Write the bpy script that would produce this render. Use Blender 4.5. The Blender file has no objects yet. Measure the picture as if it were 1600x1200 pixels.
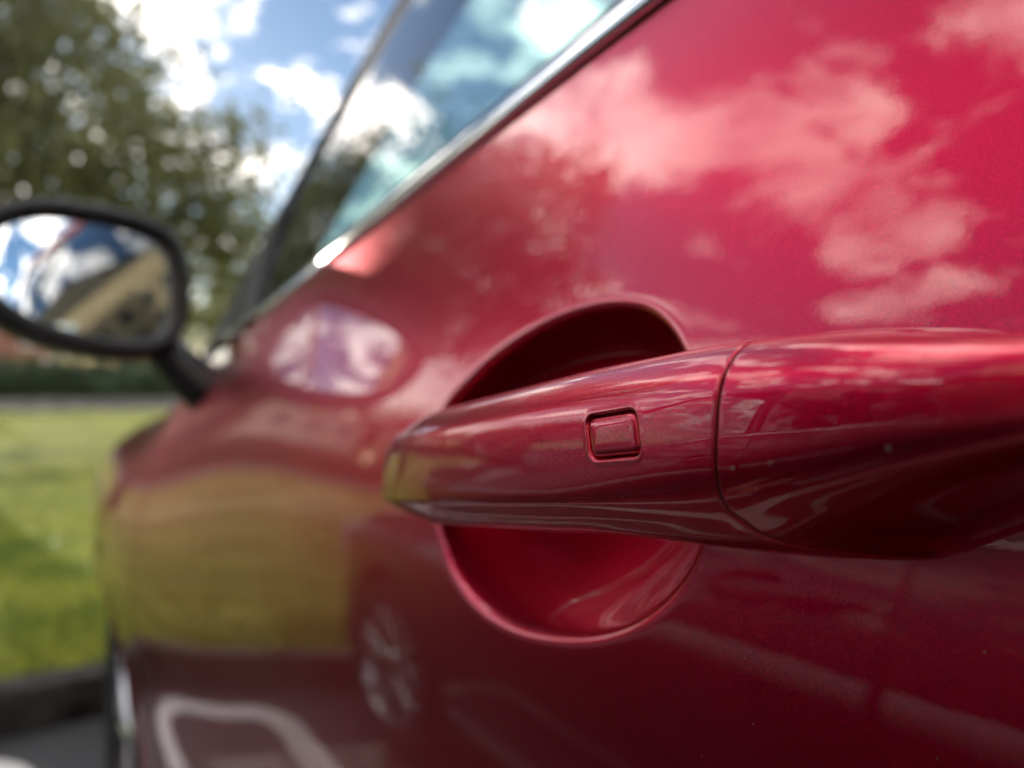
import bpy, bmesh, math, random
import numpy as np
from mathutils import Vector, Matrix
R = math.radians
rng = np.random.default_rng(7)
random.seed(7)
SC = bpy.context.scene
COL = SC.collection

# ------------------------------------------------------------------ camera
# x grows into the red car, y is the way its nose points, z is up.
CAM_POS = (-0.14, 0.0, 1.0)
cam = bpy.data.cameras.new('camera'); camo = bpy.data.objects.new('camera', cam); COL.objects.link(camo)
camo.location = CAM_POS
camo.rotation_euler = (R(90), 0, R(-33.0))
cam.sensor_width = 36.0; cam.lens = 36.0 * 1164 / 1600
cam.clip_start = 0.005; cam.clip_end = 3000
cam.dof.use_dof = True; cam.dof.focus_distance = 0.150; cam.dof.aperture_fstop = 7.2
SC.camera = camo

# ------------------------------------------------------------------ sky and sun
SUN_AZ, SUN_EL = R(-12.0), R(14.2)          # azimuth measured from the car's forward direction, + to the right
SUN_DIR = Vector((math.sin(SUN_AZ) * math.cos(SUN_EL), math.cos(SUN_AZ) * math.cos(SUN_EL), math.sin(SUN_EL)))
world = bpy.data.worlds.new('World'); SC.world = world; world.use_nodes = True
wt = world.node_tree; wt.nodes.clear()
def wn(t, **k):
    n = wt.nodes.new(t)
    for a, b in k.items(): setattr(n, a, b)
    return n
sky = wn('ShaderNodeTexSky', sky_type='NISHITA', sun_disc=False, sun_elevation=SUN_EL, sun_rotation=SUN_AZ % (2 * math.pi))
sky.air_density = 1.0; sky.dust_density = 0.6; sky.ozone_density = 3.0
tc = wn('ShaderNodeTexCoord')
sep = wn('ShaderNodeSeparateXYZ'); wt.links.new(tc.outputs['Generated'], sep.inputs[0])
zc = wn('ShaderNodeMath', operation='MAXIMUM'); wt.links.new(sep.outputs['Z'], zc.inputs[0]); zc.inputs[1].default_value = 0.0
za = wn('ShaderNodeMath', operation='ADD'); wt.links.new(zc.outputs[0], za.inputs[0]); za.inputs[1].default_value = 0.22
dx = wn('ShaderNodeMath', operation='DIVIDE'); wt.links.new(sep.outputs['X'], dx.inputs[0]); wt.links.new(za.outputs[0], dx.inputs[1])
dy = wn('ShaderNodeMath', operation='DIVIDE'); wt.links.new(sep.outputs['Y'], dy.inputs[0]); wt.links.new(za.outputs[0], dy.inputs[1])
comb = wn('ShaderNodeCombineXYZ'); wt.links.new(dx.outputs[0], comb.inputs[0]); wt.links.new(dy.outputs[0], comb.inputs[1])
CLOUD_OFF = (10.2378, 4.3971, 0.0)
mp = wn('ShaderNodeMapping'); wt.links.new(comb.outputs[0], mp.inputs[0]); mp.inputs['Location'].default_value = CLOUD_OFF
n1 = wn('ShaderNodeTexNoise'); wt.links.new(mp.outputs[0], n1.inputs['Vector'])
n1.inputs['Scale'].default_value = 3.4; n1.inputs['Detail'].default_value = 9; n1.inputs['Roughness'].default_value = 0.61; n1.inputs['Distortion'].default_value = 0.35
r1 = wn('ShaderNodeMapRange', interpolation_type='SMOOTHSTEP'); wt.links.new(n1.outputs['Fac'], r1.inputs['Value'])
r1.inputs['From Min'].default_value = 0.48; r1.inputs['From Max'].default_value = 0.605
n2 = wn('ShaderNodeTexNoise'); wt.links.new(mp.outputs[0], n2.inputs['Vector'])
n2.inputs['Scale'].default_value = 4.0; n2.inputs['Detail'].default_value = 6
cr = wn('ShaderNodeValToRGB'); wt.links.new(n2.outputs['Fac'], cr.inputs['Fac'])
cr.color_ramp.elements[0].position = 0.35; cr.color_ramp.elements[0].color = (0.42, 0.40, 0.40, 1)
cr.color_ramp.elements[1].position = 0.62; cr.color_ramp.elements[1].color = (1.0, 0.93, 0.84, 1)
cm = wn('ShaderNodeVectorMath', operation='SCALE'); wt.links.new(cr.outputs['Color'], cm.inputs[0]); cm.inputs['Scale'].default_value = 35.0
# thin the clouds away at the very horizon
hz = wn('ShaderNodeMapRange'); wt.links.new(sep.outputs['Z'], hz.inputs['Value']); hz.inputs['From Min'].default_value = 0.0; hz.inputs['From Max'].default_value = 0.12
fm = wn('ShaderNodeMath', operation='MULTIPLY'); wt.links.new(r1.outputs[0], fm.inputs[0]); wt.links.new(hz.outputs[0], fm.inputs[1])
mx = wn('ShaderNodeMix', data_type='RGBA'); wt.links.new(fm.outputs[0], mx.inputs['Factor'])
wt.links.new(sky.outputs[0], mx.inputs['A']); wt.links.new(cm.outputs[0], mx.inputs['B'])
bg = wn('ShaderNodeBackground'); wt.links.new(mx.outputs['Result'], bg.inputs['Color']); bg.inputs['Strength'].default_value = 0.13
wo = wn('ShaderNodeOutputWorld'); wt.links.new(bg.outputs[0], wo.inputs[0])
world.cycles.sampling_method = 'MANUAL'; world.cycles.sample_map_resolution = 1024

sl = bpy.data.lights.new('sun', 'SUN'); sl.energy = 4.5; sl.angle = R(0.35); sl.color = (1.0, 0.91, 0.78)
slo = bpy.data.objects.new('sun', sl); COL.objects.link(slo)
slo.rotation_euler = SUN_DIR.to_track_quat('Z', 'Y').to_euler()

vs = SC.view_settings
vs.view_transform = 'Standard'; vs.look = 'None'; vs.exposure = 0.33; vs.gamma = 1.0; vs.use_curve_mapping = False
SC.cycles.use_denoising = True
SC.cycles.max_bounces = 7; SC.cycles.glossy_bounces = 5; SC.cycles.transmission_bounces = 6; SC.cycles.diffuse_bounces = 3; SC.cycles.transparent_max_bounces = 16
SC.cycles.sample_clamp_indirect = 8.0
SC.cycles.blur_glossy = 0.3

# ------------------------------------------------------------------ materials
def nmat(name):
    m = bpy.data.materials.new(name); m.use_nodes = True
    t = m.node_tree; b = t.nodes['Principled BSDF']
    return m, t, b
def setp(b, **k):
    for a, v in k.items(): b.inputs[a.replace('_', ' ')].default_value = v
def c4(c): return (c[0], c[1], c[2], 1.0)
def noisy(name, c1, c2, scale=5.0, rough=0.6, metallic=0.0, bump=0.0, detail=5, pos=(0.35, 0.65), bscale=None, spec=0.5):
    m, t, b = nmat(name)
    tcn = t.nodes.new('ShaderNodeTexCoord'); n = t.nodes.new('ShaderNodeTexNoise')
    n.inputs['Scale'].default_value = scale; n.inputs['Detail'].default_value = detail
    t.links.new(tcn.outputs['Object'], n.inputs['Vector'])
    r = t.nodes.new('ShaderNodeValToRGB'); t.links.new(n.outputs['Fac'], r.inputs['Fac'])
    r.color_ramp.elements[0].position = pos[0]; r.color_ramp.elements[0].color = c4(c1)
    r.color_ramp.elements[1].position = pos[1]; r.color_ramp.elements[1].color = c4(c2)
    t.links.new(r.outputs['Color'], b.inputs['Base Color'])
    b.inputs['Roughness'].default_value = rough; b.inputs['Metallic'].default_value = metallic
    b.inputs['Specular IOR Level'].default_value = spec
    if bump:
        n3 = t.nodes.new('ShaderNodeTexNoise'); n3.inputs['Scale'].default_value = bscale or scale * 3; n3.inputs['Detail'].default_value = 4
        t.links.new(tcn.outputs['Object'], n3.inputs['Vector'])
        bp = t.nodes.new('ShaderNodeBump'); bp.inputs['Strength'].default_value = 0.6; bp.inputs['Distance'].default_value = bump
        t.links.new(n3.outputs['Fac'], bp.inputs['Height']); t.links.new(bp.outputs[0], b.inputs['Normal'])
    return m
def paint(name, col, dark, metallic=1.0, coat_ior=1.56, rough=0.36):
    """metallic car paint: tinted flakes under a glossy clear coat, a little dust"""
    m, t, b = nmat(name)
    tcn = t.nodes.new('ShaderNodeTexCoord')
    v = t.nodes.new('ShaderNodeTexVoronoi'); v.inputs['Scale'].default_value = 5200.0
    t.links.new(tcn.outputs['Object'], v.inputs['Vector'])
    mxn = t.nodes.new('ShaderNodeMix'); mxn.data_type = 'RGBA'
    sp = t.nodes.new('ShaderNodeSeparateColor'); t.links.new(v.outputs['Color'], sp.inputs[0])
    t.links.new(sp.outputs[0], mxn.inputs['Factor']); mxn.inputs['A'].default_value = c4(dark); mxn.inputs['B'].default_value = c4(col)
    t.links.new(mxn.outputs['Result'], b.inputs['Base Color'])
    # each flake leans a little its own way
    geo = t.nodes.new('ShaderNodeNewGeometry')
    s1 = t.nodes.new('ShaderNodeVectorMath'); s1.operation = 'SUBTRACT'; t.links.new(v.outputs['Color'], s1.inputs[0]); s1.inputs[1].default_value = (0.5, 0.5, 0.5)
    s2 = t.nodes.new('ShaderNodeVectorMath'); s2.operation = 'SCALE'; t.links.new(s1.outputs[0], s2.inputs[0]); s2.inputs['Scale'].default_value = 0.15
    s3 = t.nodes.new('ShaderNodeVectorMath'); s3.operation = 'ADD'; t.links.new(geo.outputs['Normal'], s3.inputs[0]); t.links.new(s2.outputs[0], s3.inputs[1])
    s4 = t.nodes.new('ShaderNodeVectorMath'); s4.operation = 'NORMALIZE'; t.links.new(s3.outputs[0], s4.inputs[0])
    t.links.new(s4.outputs[0], b.inputs['Normal'])
    setp(b, Metallic=metallic, Roughness=rough, Coat_Weight=1.0, Coat_IOR=coat_ior)
    # thin road film: the coat is a touch duller in soft patches
    n = t.nodes.new('ShaderNodeTexNoise'); n.inputs['Scale'].default_value = 38.0; n.inputs['Detail'].default_value = 4
    t.links.new(tcn.outputs['Object'], n.inputs['Vector'])
    mr = t.nodes.new('ShaderNodeMapRange'); t.links.new(n.outputs['Fac'], mr.inputs['Value'])
    mr.inputs['From Min'].default_value = 0.4; mr.inputs['From Max'].default_value = 0.75; mr.inputs['To Min'].default_value = 0.012; mr.inputs['To Max'].default_value = 0.05
    t.links.new(mr.outputs[0], b.inputs['Coat Roughness'])
    # a scatter of dust specks lying on the lacquer
    vd = t.nodes.new('ShaderNodeTexVoronoi'); vd.inputs['Scale'].default_value = 300.0; t.links.new(tcn.outputs['Object'], vd.inputs['Vector'])
    sg = t.nodes.new('ShaderNodeSeparateColor'); t.links.new(vd.outputs['Color'], sg.inputs[0])
    th = t.nodes.new('ShaderNodeMath'); th.operation = 'MULTIPLY_ADD'; t.links.new(sg.outputs[1], th.inputs[0]); th.inputs[1].default_value = 0.20; th.inputs[2].default_value = -0.125
    lt = t.nodes.new('ShaderNodeMath'); lt.operation = 'LESS_THAN'; t.links.new(vd.outputs['Distance'], lt.inputs[0]); t.links.new(th.outputs[0], lt.inputs[1])
    fd = t.nodes.new('ShaderNodeMath'); fd.operation = 'MULTIPLY'; t.links.new(lt.outputs[0], fd.inputs[0]); fd.inputs[1].default_value = 0.7
    df = t.nodes.new('ShaderNodeBsdfDiffuse'); df.inputs['Color'].default_value = (0.42, 0.37, 0.32, 1)
    ms = t.nodes.new('ShaderNodeMixShader'); t.links.new(fd.outputs[0], ms.inputs[0]); t.links.new(b.outputs[0], ms.inputs[1]); t.links.new(df.outputs[0], ms.inputs[2])
    t.links.new(ms.outputs[0], t.nodes['Material Output'].inputs[0])
    # faint orange peel in the lacquer
    n4 = t.nodes.new('ShaderNodeTexNoise'); n4.inputs['Scale'].default_value = 210.0; n4.inputs['Detail'].default_value = 2
    t.links.new(tcn.outputs['Object'], n4.inputs['Vector'])
    bp = t.nodes.new('ShaderNodeBump'); bp.inputs['Strength'].default_value = 0.5; bp.inputs['Distance'].default_value = 0.00002
    t.links.new(n4.outputs['Fac'], bp.inputs['Height']); t.links.new(bp.outputs[0], b.inputs['Coat Normal'])
    return m
def simple(name, col, rough=0.5, metallic=0.0, **k):
    c = np.array(col)
    m = noisy(name, tuple(c * 0.88), tuple(np.minimum(c * 1.08, 1)), scale=14, rough=rough, metallic=metallic)
    setp(m.node_tree.nodes['Principled BSDF'], **k)
    return m
def glass(name, tint, ior=1.6, rough=0.0):
    """a pane: see-through tint plus a Fresnel reflection"""
    m = bpy.data.materials.new(name); m.use_nodes = True; t = m.node_tree; t.nodes.clear()
    tr = t.nodes.new('ShaderNodeBsdfTransparent'); tr.inputs[0].default_value = c4(tint)
    gl = t.nodes.new('ShaderNodeBsdfGlossy'); gl.inputs['Roughness'].default_value = rough; gl.inputs['Color'].default_value = (1, 1, 1, 1)
    fr = t.nodes.new('ShaderNodeFresnel'); fr.inputs['IOR'].default_value = ior
    # the same reflection from either face
    geo = t.nodes.new('ShaderNodeNewGeometry')
    lw = t.nodes.new('ShaderNodeMix'); lw.data_type = 'FLOAT'
    fr2 = t.nodes.new('ShaderNodeFresnel'); fr2.inputs['IOR'].default_value = 1.0 / ior      # seen from behind the node inverts it again
    t.links.new(geo.outputs['Backfacing'], lw.inputs['Factor']); t.links.new(fr.outputs[0], lw.inputs['A']); t.links.new(fr2.outputs[0], lw.inputs['B'])
    mxs = t.nodes.new('ShaderNodeMixShader'); t.links.new(lw.outputs['Result'], mxs.inputs[0])
    t.links.new(tr.outputs[0], mxs.inputs[1]); t.links.new(gl.outputs[0], mxs.inputs[2])
    o = t.nodes.new('ShaderNodeOutputMaterial'); t.links.new(mxs.outputs[0], o.inputs[0])
    return m
def leafmat(name, c1, c2, trans=0.35):
    m = bpy.data.materials.new(name); m.use_nodes = True; t = m.node_tree; b = t.nodes['Principled BSDF']
    at = t.nodes.new('ShaderNodeTexCoord'); n = t.nodes.new('ShaderNodeTexNoise'); n.inputs['Scale'].default_value = 1.3; n.inputs['Detail'].default_value = 6
    t.links.new(at.outputs['Object'], n.inputs['Vector'])
    r = t.nodes.new('ShaderNodeValToRGB'); t.links.new(n.outputs['Fac'], r.inputs['Fac'])
    r.color_ramp.elements[0].position = 0.32; r.color_ramp.elements[0].color = c4(c1)
    r.color_ramp.elements[1].position = 0.68; r.color_ramp.elements[1].color = c4(c2)
    t.links.new(r.outputs[0], b.inputs['Base Color']); b.inputs['Roughness'].default_value = 0.38
    tl = t.nodes.new('ShaderNodeBsdfTranslucent'); t.links.new(r.outputs[0], tl.inputs['Color'])
    ms = t.nodes.new('ShaderNodeMixShader'); ms.inputs[0].default_value = trans
    t.links.new(b.outputs[0], ms.inputs[1]); t.links.new(tl.outputs[0], ms.inputs[2])
    t.links.new(ms.outputs[0], t.nodes['Material Output'].inputs[0])
    return m

M = {}
M['red'] = paint('red_paint', (0.54, 0.0035, 0.040), (0.43, 0.002, 0.027))
M['grey_paint'] = paint('grey_paint', (0.085, 0.09, 0.11), (0.055, 0.06, 0.07), metallic=0.6)
M['chrome'] = simple('chrome', (0.78, 0.79, 0.80), rough=0.08, metallic=1.0)
M['highlight_tone'] = simple('highlight_tone', (0.42, 0.43, 0.45), rough=0.35)  # pale tone for the highlight painted on the next car's doors
M['black_plastic'] = noisy('black_plastic', (0.012, 0.012, 0.013), (0.022, 0.022, 0.024), scale=60, rough=0.45, bump=0.0002, bscale=900)
M['gloss_black'] = simple('gloss_black', (0.012, 0.012, 0.014), rough=0.12)
M['rubber'] = noisy('rubber', (0.010, 0.010, 0.010), (0.020, 0.020, 0.020), scale=20, rough=0.75, bump=0.0005, bscale=200)
M['alloy'] = simple('alloy', (0.62, 0.63, 0.65), rough=0.22, metallic=0.9)
M['side_glass'] = glass('side_glass', (0.54, 0.67, 0.65), ior=1.75)
M['privacy_glass'] = glass('privacy_glass', (0.16, 0.20, 0.20), ior=1.75)
M['screen_glass'] = glass('screen_glass', (0.62, 0.80, 0.78), ior=1.6)
M['mirror_glass'] = simple('mirror_glass', (0.86, 0.90, 0.93), rough=0.0, metallic=1.0)
M['seat_fabric'] = noisy('seat_fabric', (0.015, 0.015, 0.017), (0.035, 0.035, 0.038), scale=90, rough=0.85, bump=0.0006, bscale=700)
M['headlining'] = noisy('headlining', (0.30, 0.30, 0.29), (0.36, 0.36, 0.35), scale=50, rough=0.9)
M['lamp_glass'] = simple('lamp_glass', (0.55, 0.57, 0.60), rough=0.08, Coat_Weight=1.0)
M['tail_red'] = simple('tail_red', (0.35, 0.01, 0.01), rough=0.12)
M['plate'] = simple('plate', (0.75, 0.75, 0.72), rough=0.4)
M['asphalt'] = noisy('asphalt', (0.030, 0.031, 0.034), (0.062, 0.063, 0.068), scale=3.0, rough=0.85, bump=0.004, bscale=90, detail=9)
M['paving'] = noisy('paving', (0.17, 0.17, 0.18), (0.26, 0.26, 0.27), scale=6, rough=0.8, bump=0.003, bscale=70, detail=8)
M['white_line'] = noisy('white_line', (0.50, 0.49, 0.46), (0.80, 0.79, 0.76), scale=22, rough=0.7, bump=0.001, bscale=120, detail=8, pos=(0.25, 0.5))
M['kerb'] = noisy('kerb_concrete', (0.022, 0.022, 0.021), (0.085, 0.082, 0.076), scale=9, rough=0.95, bump=0.004, bscale=60, detail=8, spec=0.05)
M['path'] = noisy('path_gravel', (0.42, 0.37, 0.29), (0.55, 0.49, 0.40), scale=4, rough=0.9)
M['wall_grey'] = noisy('grey_stone_wall', (0.16, 0.155, 0.15), (0.27, 0.26, 0.25), scale=3, rough=0.9, bump=0.01, bscale=14)
M['soil'] = noisy('soil', (0.035, 0.028, 0.02), (0.07, 0.055, 0.04), scale=12, rough=0.95, bump=0.01, bscale=60)
M['lawn'] = noisy('lawn_turf', (0.085, 0.125, 0.015), (0.27, 0.275, 0.040), scale=1.7, rough=0.95, bump=0.02, bscale=60, detail=9, spec=0.05)
M['grass'] = leafmat('grass_blade', (0.09, 0.14, 0.02), (0.22, 0.27, 0.05), 0.45)
M['bark'] = noisy('bark', (0.035, 0.028, 0.022), (0.10, 0.085, 0.07), scale=8, rough=0.9, bump=0.02, bscale=25)
M['leaf'] = leafmat('oak_leaf', (0.15, 0.165, 0.075), (0.26, 0.265, 0.125), 0.55)
M['leaf2'] = leafmat('lime_leaf', (0.045, 0.085, 0.018), (0.11, 0.15, 0.03), 0.45)
M['leaf_yellow'] = leafmat('golden_leaf', (0.14, 0.15, 0.015), (0.30, 0.27, 0.03), 0.45)
M['leaf_dark'] = leafmat('hedge_leaf', (0.020, 0.040, 0.012), (0.05, 0.085, 0.022), 0.25)
M['cream'] = noisy('cream_render', (0.56, 0.45, 0.27), (0.64, 0.53, 0.33), scale=0.8, rough=0.85, bump=0.003, bscale=40)
M['peach'] = noisy('pale_render', (0.55, 0.47, 0.39), (0.66, 0.58, 0.49), scale=0.9, rough=0.85)
M['brick'] = noisy('far_brick', (0.24, 0.10, 0.07), (0.36, 0.17, 0.12), scale=4.0, rough=0.9)
M['white_trim'] = simple('white_trim', (0.75, 0.75, 0.73), rough=0.5)
M['roof_slate'] = noisy('roof_slate', (0.07, 0.07, 0.08), (0.12, 0.12, 0.13), scale=5, rough=0.7)
M['grey_trim'] = simple('grey_trim', (0.20, 0.20, 0.21), rough=0.6)
M['pane'] = simple('window_pane', (0.03, 0.045, 0.05), rough=0.04)

# ------------------------------------------------------------------ helpers
WOFF = {}                                   # world offset of each parent, so meshes can be written in world coordinates
def link(o, parent=None):
    COL.objects.link(o)
    if parent is not None:
        o.parent = parent; w = WOFF[parent.name]; o.location = (-w[0], -w[1], -w[2])
    WOFF[o.name] = (0.0, 0.0, 0.0)
    return o
def thing(name, label, cat, loc=(0, 0, 0), group=None):
    o = bpy.data.objects.new(name, None); o.empty_display_size = 0.1
    COL.objects.link(o); o.location = loc; WOFF[o.name] = tuple(loc)
    o['label'] = label; o['category'] = cat
    if group: o['group'] = group
    return o
def mesh_np(name, V, F, mat, parent=None, smooth=True):
    V = np.asarray(V, dtype=np.float32).reshape(-1, 3)
    me = bpy.data.meshes.new(name)
    F = np.asarray(F)
    n = F.shape[1]
    me.vertices.add(len(V)); me.vertices.foreach_set('co', V.ravel())
    me.loops.add(F.size); me.loops.foreach_set('vertex_index', F.astype(np.int32).ravel())
    me.polygons.add(len(F)); me.polygons.foreach_set('loop_start', np.arange(0, F.size, n, dtype=np.int32))
    me.polygons.foreach_set('use_smooth', np.full(len(F), smooth))
    me.update(calc_edges=True); me.validate()
    me.materials.append(M[mat] if isinstance(mat, str) else mat)
    return link(bpy.data.objects.new(name, me), parent)
def gridF(nu, nv, cu=False, cv=False, flip=False):
    iu = np.arange(nu if cu else nu - 1); iv = np.arange(nv if cv else nv - 1)
    a, b = np.meshgrid(iu, iv, indexing='ij'); a = a.ravel(); b = b.ravel()
    a2 = (a + 1) % nu; b2 = (b + 1) % nv
    f = np.stack([a * nv + b, a2 * nv + b, a2 * nv + b2, a * nv + b2], 1)
    return f[:, ::-1] if flip else f
def surf(name, P, mat, parent=None, cu=False, cv=False, flip=False, thick=0.0, smooth=True, off=1.0):
    P = np.asarray(P, dtype=float); nu, nv = P.shape[:2]
    o = mesh_np(name, P, gridF(nu, nv, cu, cv, flip), mat, parent, smooth)
    if thick:
        md = o.modifiers.new('thickness', 'SOLIDIFY'); md.thickness = thick; md.offset = -off
    return o
def bm_obj(name, bm, mat, parent=None, smooth=False, bevel=0.0, seg=2):
    if bevel:
        bmesh.ops.bevel(bm, geom=list(bm.edges), offset=bevel, segments=seg, affect='EDGES', profile=0.6)
    me = bpy.data.meshes.new(name); bm.to_mesh(me); bm.free()
    if smooth or bevel: me.polygons.foreach_set('use_smooth', [True] * len(me.polygons))
    me.materials.append(M[mat] if isinstance(mat, str) else mat)
    o = link(bpy.data.objects.new(name, me), parent)
    return o
def bxm(bm, c, s, rot=None):
    m = Matrix.Translation(c) @ (rot.to_4x4() if rot is not None else Matrix.Identity(4)) @ Matrix.Diagonal((s[0], s[1], s[2], 1))
    return bmesh.ops.create_cube(bm, size=1.0, matrix=m)
def box(name, lo, hi, mat, parent=None, bevel=0.0):
    bm = bmesh.new(); bxm(bm, [(a + b) / 2 for a, b in zip(lo, hi)], [b - a for a, b in zip(lo, hi)])
    return bm_obj(name, bm, mat, parent, bevel=bevel)
def tubeVF(pts, rad, n=8):
    pts = np.asarray(pts, float); k = len(pts); rad = np.broadcast_to(rad, (k,))
    tg = np.gradient(pts, axis=0); tg /= np.linalg.norm(tg, axis=1)[:, None] + 1e-9
    ref = np.array([0, 0, 1.0]) if abs(tg[:, 2]).mean() < 0.8 else np.array([1.0, 0, 0])
    u = np.cross(tg, ref); u /= np.linalg.norm(u, axis=1)[:, None] + 1e-9; v = np.cross(tg, u)
    a = np.linspace(0, 2 * np.pi, n, endpoint=False)
    P = pts[:, None] + rad[:, None, None] * (np.cos(a)[None, :, None] * u[:, None] + np.sin(a)[None, :, None] * v[:, None])
    return P
def tube(name, pts, rad, mat, parent=None, n=8):
    return surf(name, tubeVF(pts, rad, n), mat, parent, cv=True)
def catmull(P, n, closed=False):
    P = np.asarray(P, float); k = len(P)
    segs = k if closed else k - 1
    t = np.linspace(0, segs, n, endpoint=not closed); i = np.minimum(t.astype(int), segs - 1); f = (t - i)[:, None]
    if closed: g = lambda j: P[j % k]
    else: g = lambda j: P[np.clip(j, 0, k - 1)]
    p0, p1, p2, p3 = g(i - 1), g(i), g(i + 1), g(i + 2)
    return 0.5 * ((2 * p1) + (-p0 + p2) * f + (2 * p0 - 5 * p1 + 4 * p2 - p3) * f ** 2 + (-p0 + 3 * p1 - 3 * p2 + p3) * f ** 3)
def smooth01(a, b, x):
    t = np.clip((x - a) / (b - a), 0, 1); return t * t * (3 - 2 * t)
def spl(xs, ys):
    """smooth monotone-ish interpolation"""
    xs = np.asarray(xs, float); ys = np.asarray(ys, float)
    m = np.gradient(ys, xs)
    def f(x):
        x = np.asarray(x, float); xc = np.clip(x, xs[0], xs[-1]); i = np.clip(np.searchsorted(xs, xc) - 1, 0, len(xs) - 2)
        h = xs[i + 1] - xs[i]; t = (xc - xs[i]) / h
        return ((2*t**3 - 3*t**2 + 1) * ys[i] + (t**3 - 2*t**2 + t) * h * m[i] + (-2*t**3 + 3*t**2) * ys[i+1] + (t**3 - t**2) * h * m[i+1])
    return f
def sdpoly(p, poly):
    """signed distance of points p (n,2) to a closed polygon, + inside"""
    a = poly; b = np.roll(poly, -1, 0); d = np.full(len(p), 1e9); ins = np.zeros(len(p), bool)
    for q, r in zip(a, b):
        e = r - q; w = p - q; t = np.clip((w @ e) / (e @ e + 1e-18), 0, 1)
        d = np.minimum(d, np.hypot(*(w - t[:, None] * e).T))
        c = ((q[1] > p[:, 1]) != (r[1] > p[:, 1])) & (p[:, 0] < (r[0] - q[0]) * (p[:, 1] - q[1]) / (r[1] - q[1] + 1e-18) + q[0])
        ins ^= c
    return np.where(ins, d, -d)
def softplus(s, r): return r * np.logaddexp(0, s / r)
def copy_tree(o, parent=None, loc=None, matmap=None):
    c = o.copy(); COL.objects.link(c)
    if parent is not None: c.parent = parent
    if loc is not None: c.location = loc
    if matmap:
        for s in c.material_slots:
            m_ = s.material
            if m_ and m_.name in matmap:
                s.link = 'OBJECT'; s.material = matmap[m_.name]
    for ch in list(o.children): copy_tree(ch, c, None, matmap)
    return c

# ================================================================== the setting
def sheet(name, x0, x1, y0, y1, z, mat, kind='structure'):
    o = mesh_np(name, [(x0, y0, z), (x1, y0, z), (x1, y1, z), (x0, y1, z)], [(0, 1, 2, 3)], mat, None, False)
    o['kind'] = kind; return o
sheet('ground', -900, 900, -900, 900, -0.006, 'asphalt')
sheet('car_park_surface', -14, 16, -9, 2.56, 0.0, 'asphalt')
# lawn: gently uneven turf
gx, gy = np.meshgrid(np.linspace(-22, 24, 300), np.linspace(2.80, 27.5, 120), indexing='ij')
gz = 0.105 + 0.03 * np.sin(gx * 0.9 + 1) * np.sin(gy * 0.7) + 0.015 * np.sin(gx * 3.1 + gy * 2.2) + 0.02 * smooth01(4, 25, gy)
gz -= 0.045 * smooth01(3.5, 2.7, gy)
o = surf('lawn', np.stack([gx, gy, gz], -1), 'lawn'); o['kind'] = 'structure'
sheet('footpath', -60, 60, 27.45, 29.0, 0.13, 'path')
sheet('far_verge', -60, 60, 29.0, 70.0, 0.09, 'lawn')
# kerb of single stones along the head of the bays
kerb = bpy.data.objects.new('kerb', None); COL.objects.link(kerb); kerb['kind'] = 'structure'; WOFF['kerb'] = (0, 0, 0)
bm = bmesh.new(); bxm(bm, (0, 0, 0.055), (0.905, 0.125, 0.15))
kst = bm_obj('kerb_stone', bm, 'kerb', kerb, bevel=0.012)
for k in range(30):
    s = kst if k == 0 else kst.copy()
    if k: COL.objects.link(s)
    s.location = (-13.6 + k * 0.915, 2.615 + random.uniform(-0.004, 0.004), random.uniform(-0.006, 0.004)); s.rotation_euler.z = random.uniform(-0.004, 0.004)
sheet('soil_edge', -14, 14, 2.66, 2.95, 0.062, 'soil')
# hairpin bay markings
def hairpin(name, xc, hw=0.19, w=0.10, y0=-2.3, y1=2.40):
    a = np.linspace(0, np.pi, 24)
    path = np.concatenate([[(xc + hw, y0)], np.stack([xc + hw * np.cos(a), y1 - hw + hw * np.sin(a)], 1), [(xc - hw, y0)]])
    yy = np.linspace(y0, y1 - hw, 30)
    path = np.concatenate([np.stack([np.full(30, xc + hw), yy], 1), path[1:-1], np.stack([np.full(30, xc - hw), yy[::-1]], 1)])
    t = np.gradient(path, axis=0); t /= np.linalg.norm(t, axis=1)[:, None] + 1e-9; nrm = np.stack([-t[:, 1], t[:, 0]], 1)
    P = np.stack([np.c_[path + nrm * w / 2, np.full(len(path), 0.004)], np.c_[path - nrm * w / 2, np.full(len(path), 0.004)]], 1)
    o = surf(name, P, 'white_line'); o['kind'] = 'structure'; return o
for k in (-2, -1, 0, 1, 2): hairpin('bay_marking', -0.36 + k * 2.55)

# ================================================================== the red car
CAR = thing('parked_car', 'glossy red car close to the camera, its front door handle filling the view', 'car', (0.9, 0.2, 0.0))
W = 1.80                                                     # overall width, near side at x = 0
# -- side of the body: x as a function of y and h = z - 1
beltf = spl([-2.0, -1.4, -0.8, -0.3, 0.0, 0.18, 0.30, 0.44, 0.64, 0.85, 1.0, 1.3, 1.7, 2.4], [0.222, 0.197, 0.172, 0.153, 0.138, 0.1225, 0.1075, 0.0895, 0.064, 0.037, 0.017, -0.018, -0.055, -0.09])
# the skin leans with u, the height measured along with the falling belt line (u = h where the handle sits)
us = np.array([-0.90, -0.78, -0.70, -0.62, -0.55, -0.40, -0.27, -0.20, -0.13, -0.07, -0.03, 0.0, 0.04, 0.075, 0.115, 0.20])
sl_ = np.array([-0.60, -0.45, -0.25, -0.12, -0.08, -0.04, -0.012, 0.005, 0.05, 0.11, 0.165, 0.21, 0.27, 0.305, 0.335, 0.38])
slf = spl(us, sl_)
hh = np.linspace(-0.90, 0.2, 2200); xx = np.concatenate([[0], np.cumsum((slf(hh[1:]) + slf(hh[:-1])) / 2 * np.diff(hh))])
xx -= np.interp(0.0, hh, xx)
def UU(y, h): return h - (beltf(y) - 0.115)
def XH(y, h): return np.interp(UU(y, h), hh, xx)
shoulderf = spl([0.95, 1.1, 1.3, 1.6, 1.9, 2.1, 2.25, 2.36], [0.022, 0.0, -0.035, -0.065, -0.10, -0.15, -0.22, -0.30])
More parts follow.
